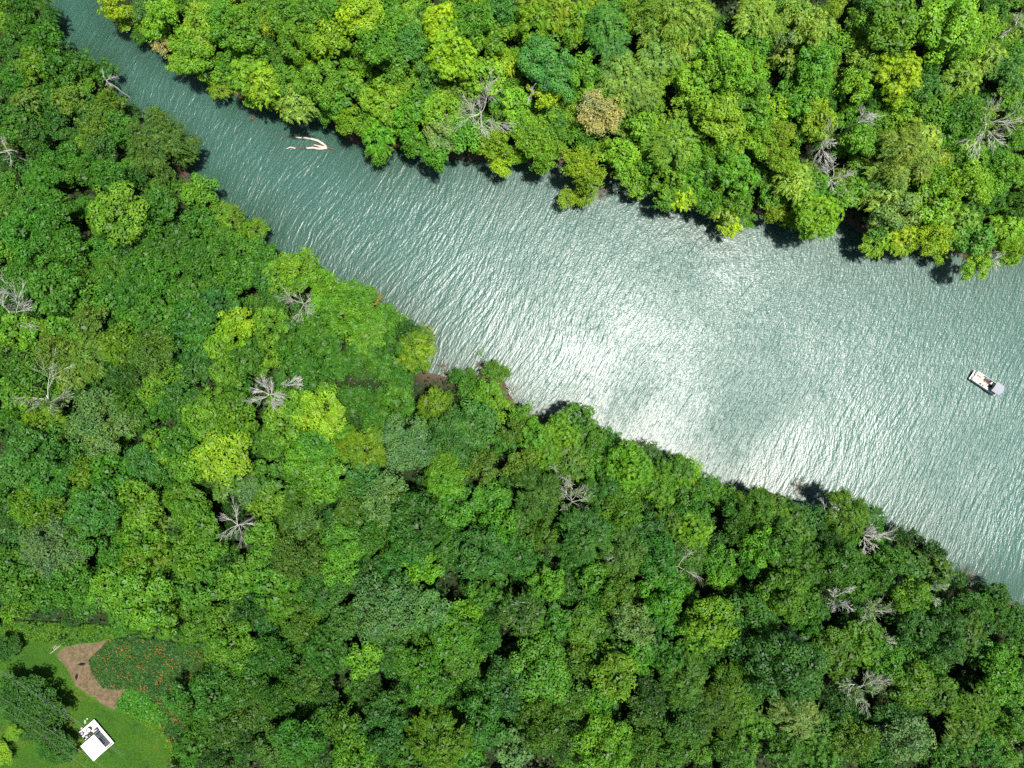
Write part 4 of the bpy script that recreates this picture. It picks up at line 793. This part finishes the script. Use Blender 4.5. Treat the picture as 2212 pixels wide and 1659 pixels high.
# canopy
CZ = LZ+2.9
a1, a2, a3, a4 = Z1(608, 768, CZ), Z1(250, 1078, CZ), Z1(600, 1478, CZ), Z1(952, 1150, CZ)
cen = (a1+a2+a3+a4)/4; e = empty('garden_canopy', (cen[0], cen[1], LZ+.05), 0, "bright white square canopy standing half over the garden platform", 'canopy')
vs, fs = [], []; n = 8
for i in range(n+1):
    for j in range(n+1):
        s, t = i/n, j/n; q = a1*(1-s)*(1-t)+a4*s*(1-t)+a2*(1-s)*t+a3*s*t-cen
        vs.append((q[0], q[1], CZ-LZ-.05+.28*min(s, 1-s, t, 1-t)*2))
for i in range(n):
    for j in range(n): k = i*(n+1)+j; fs.append((k, k+1, k+n+2, k+n+1))
me = bpy.data.meshes.new('roof'); me.from_pydata(vs, [], fs); me.update()
o = link('roof', me, e, M_CANV); so = o.modifiers.new('thick', 'SOLIDIFY'); so.thickness = .04
for q in (a1, a2, a3, a4):
    q = (q-cen)*.97; MB().tube([(q[0], q[1], 0), (q[0], q[1], CZ-LZ-.08)], .04, 8).build('post', M_ALU, e)
# small pale stones and sprinkled litter near the deck
for (zx, zy, lab) in ((440, 335, "largest pale stone on the grass above the platform"), (380, 392, "pale stone left of the largest one on the grass"), (382, 445, "lowest pale stone on the grass above the platform"), (288, 592, "pale stone against the platform's upper left edge")):
    q = Z1(zx, zy, LZ); vs = []; e_ = random.uniform(.16, .26)
    import bmesh as _bm
    bm_ = _bm.new(); _bm.ops.create_icosphere(bm_, subdivisions=2, radius=e_)
    for vv in bm_.verts: vv.co *= random.uniform(.85, 1.12); vv.co.z *= .6
    me = bpy.data.meshes.new('stone'); bm_.to_mesh(me); bm_.free(); o = link('pale_stone', me, mat=M_RAILW); o.location = (q[0], q[1], LZ+.1); tag(o, lab, 'stone', 'pale stones by the platform')
# ------------------------------------------------------------------ overhead wires
M_WIRE = simple('wire', (.2, .21, .22), .5, .4)
def WU(x, y): return (x*.2212, 1448+y*.2212)
for (pa, pb, lab) in [((50, 60), (770, 540), "uppermost of the thin overhead wires crossing the lawn"), ((62, 50), (785, 530), "wire running close beside the uppermost one over the lawn"),
                      ((20, 285), (990, 940), "middle overhead wire passing the canopy's lower left side"), ((0, 375), (600, 780), "lowest of the thin overhead wires, bottom left corner")]:
    z = LZ+8.0; A = np.array(px(*WU(*pa), z)); Bq = np.array(px(*WU(*pb), z)); d = Bq-A; A = A-d*.9; Bq = Bq+d*.6; n = 20; t = np.linspace(0, 1, n)
    pts = np.c_[A[None]+(Bq-A)[None]*t[:, None], z-1.2*np.sin(t*math.pi)*.6+.36]
    o0 = pts[0].copy(); tb = Tubes(); tb.line(pts-o0, [.014]*n, 5); o = link('overhead_wire', tb.mesh('overhead_wire'), mat=M_WIRE); o.location = o0; tag(o, lab, 'wire', 'overhead wires across the lawn')

# ------------------------------------------------------------------ light, sky, camera
zen = math.radians(12.5); az = math.radians(-5.0)
sdv = Vector((math.sin(zen)*math.cos(az), math.sin(zen)*math.sin(az), math.cos(zen)))
w = bpy.data.worlds.new('World'); bpy.context.scene.world = w; w.use_nodes = True; nt = w.node_tree
sky = nt.nodes.new('ShaderNodeTexSky'); sky.sky_type = 'NISHITA'; sky.sun_disc = False; sky.sun_elevation = math.pi/2-zen; sky.sun_rotation = math.atan2(sdv.x, sdv.y); sky.air_density = 1.0; sky.dust_density = 2.0
nt.links.new(sky.outputs[0], nt.nodes['Background'].inputs[0]); nt.nodes['Background'].inputs[1].default_value = .06
sl = bpy.data.lights.new('sun', 'SUN'); sl.energy = 4.6; sl.angle = math.radians(2.5); sl.color = (1, .965, .90)
so_ = bpy.data.objects.new('sun', sl); C.objects.link(so_); so_.rotation_euler = sdv.to_track_quat('Z', 'Y').to_euler(); so_.location = (60, 20, 300)
cam = bpy.data.cameras.new('camera'); cam.lens = 24; cam.sensor_width = 36; cam.clip_end = 2000; cam.clip_start = 1
co = bpy.data.objects.new('camera', cam); C.objects.link(co); co.location = (0, 0, H); bpy.context.scene.camera = co
sc = bpy.context.scene; sc.view_settings.view_transform = 'Standard'; sc.view_settings.look = 'None'; sc.view_settings.exposure = .85; sc.view_settings.gamma = 1
sc.cycles.max_bounces = 6; sc.cycles.diffuse_bounces = 3; sc.cycles.transmission_bounces = 4
sc.cycles.use_denoising = False
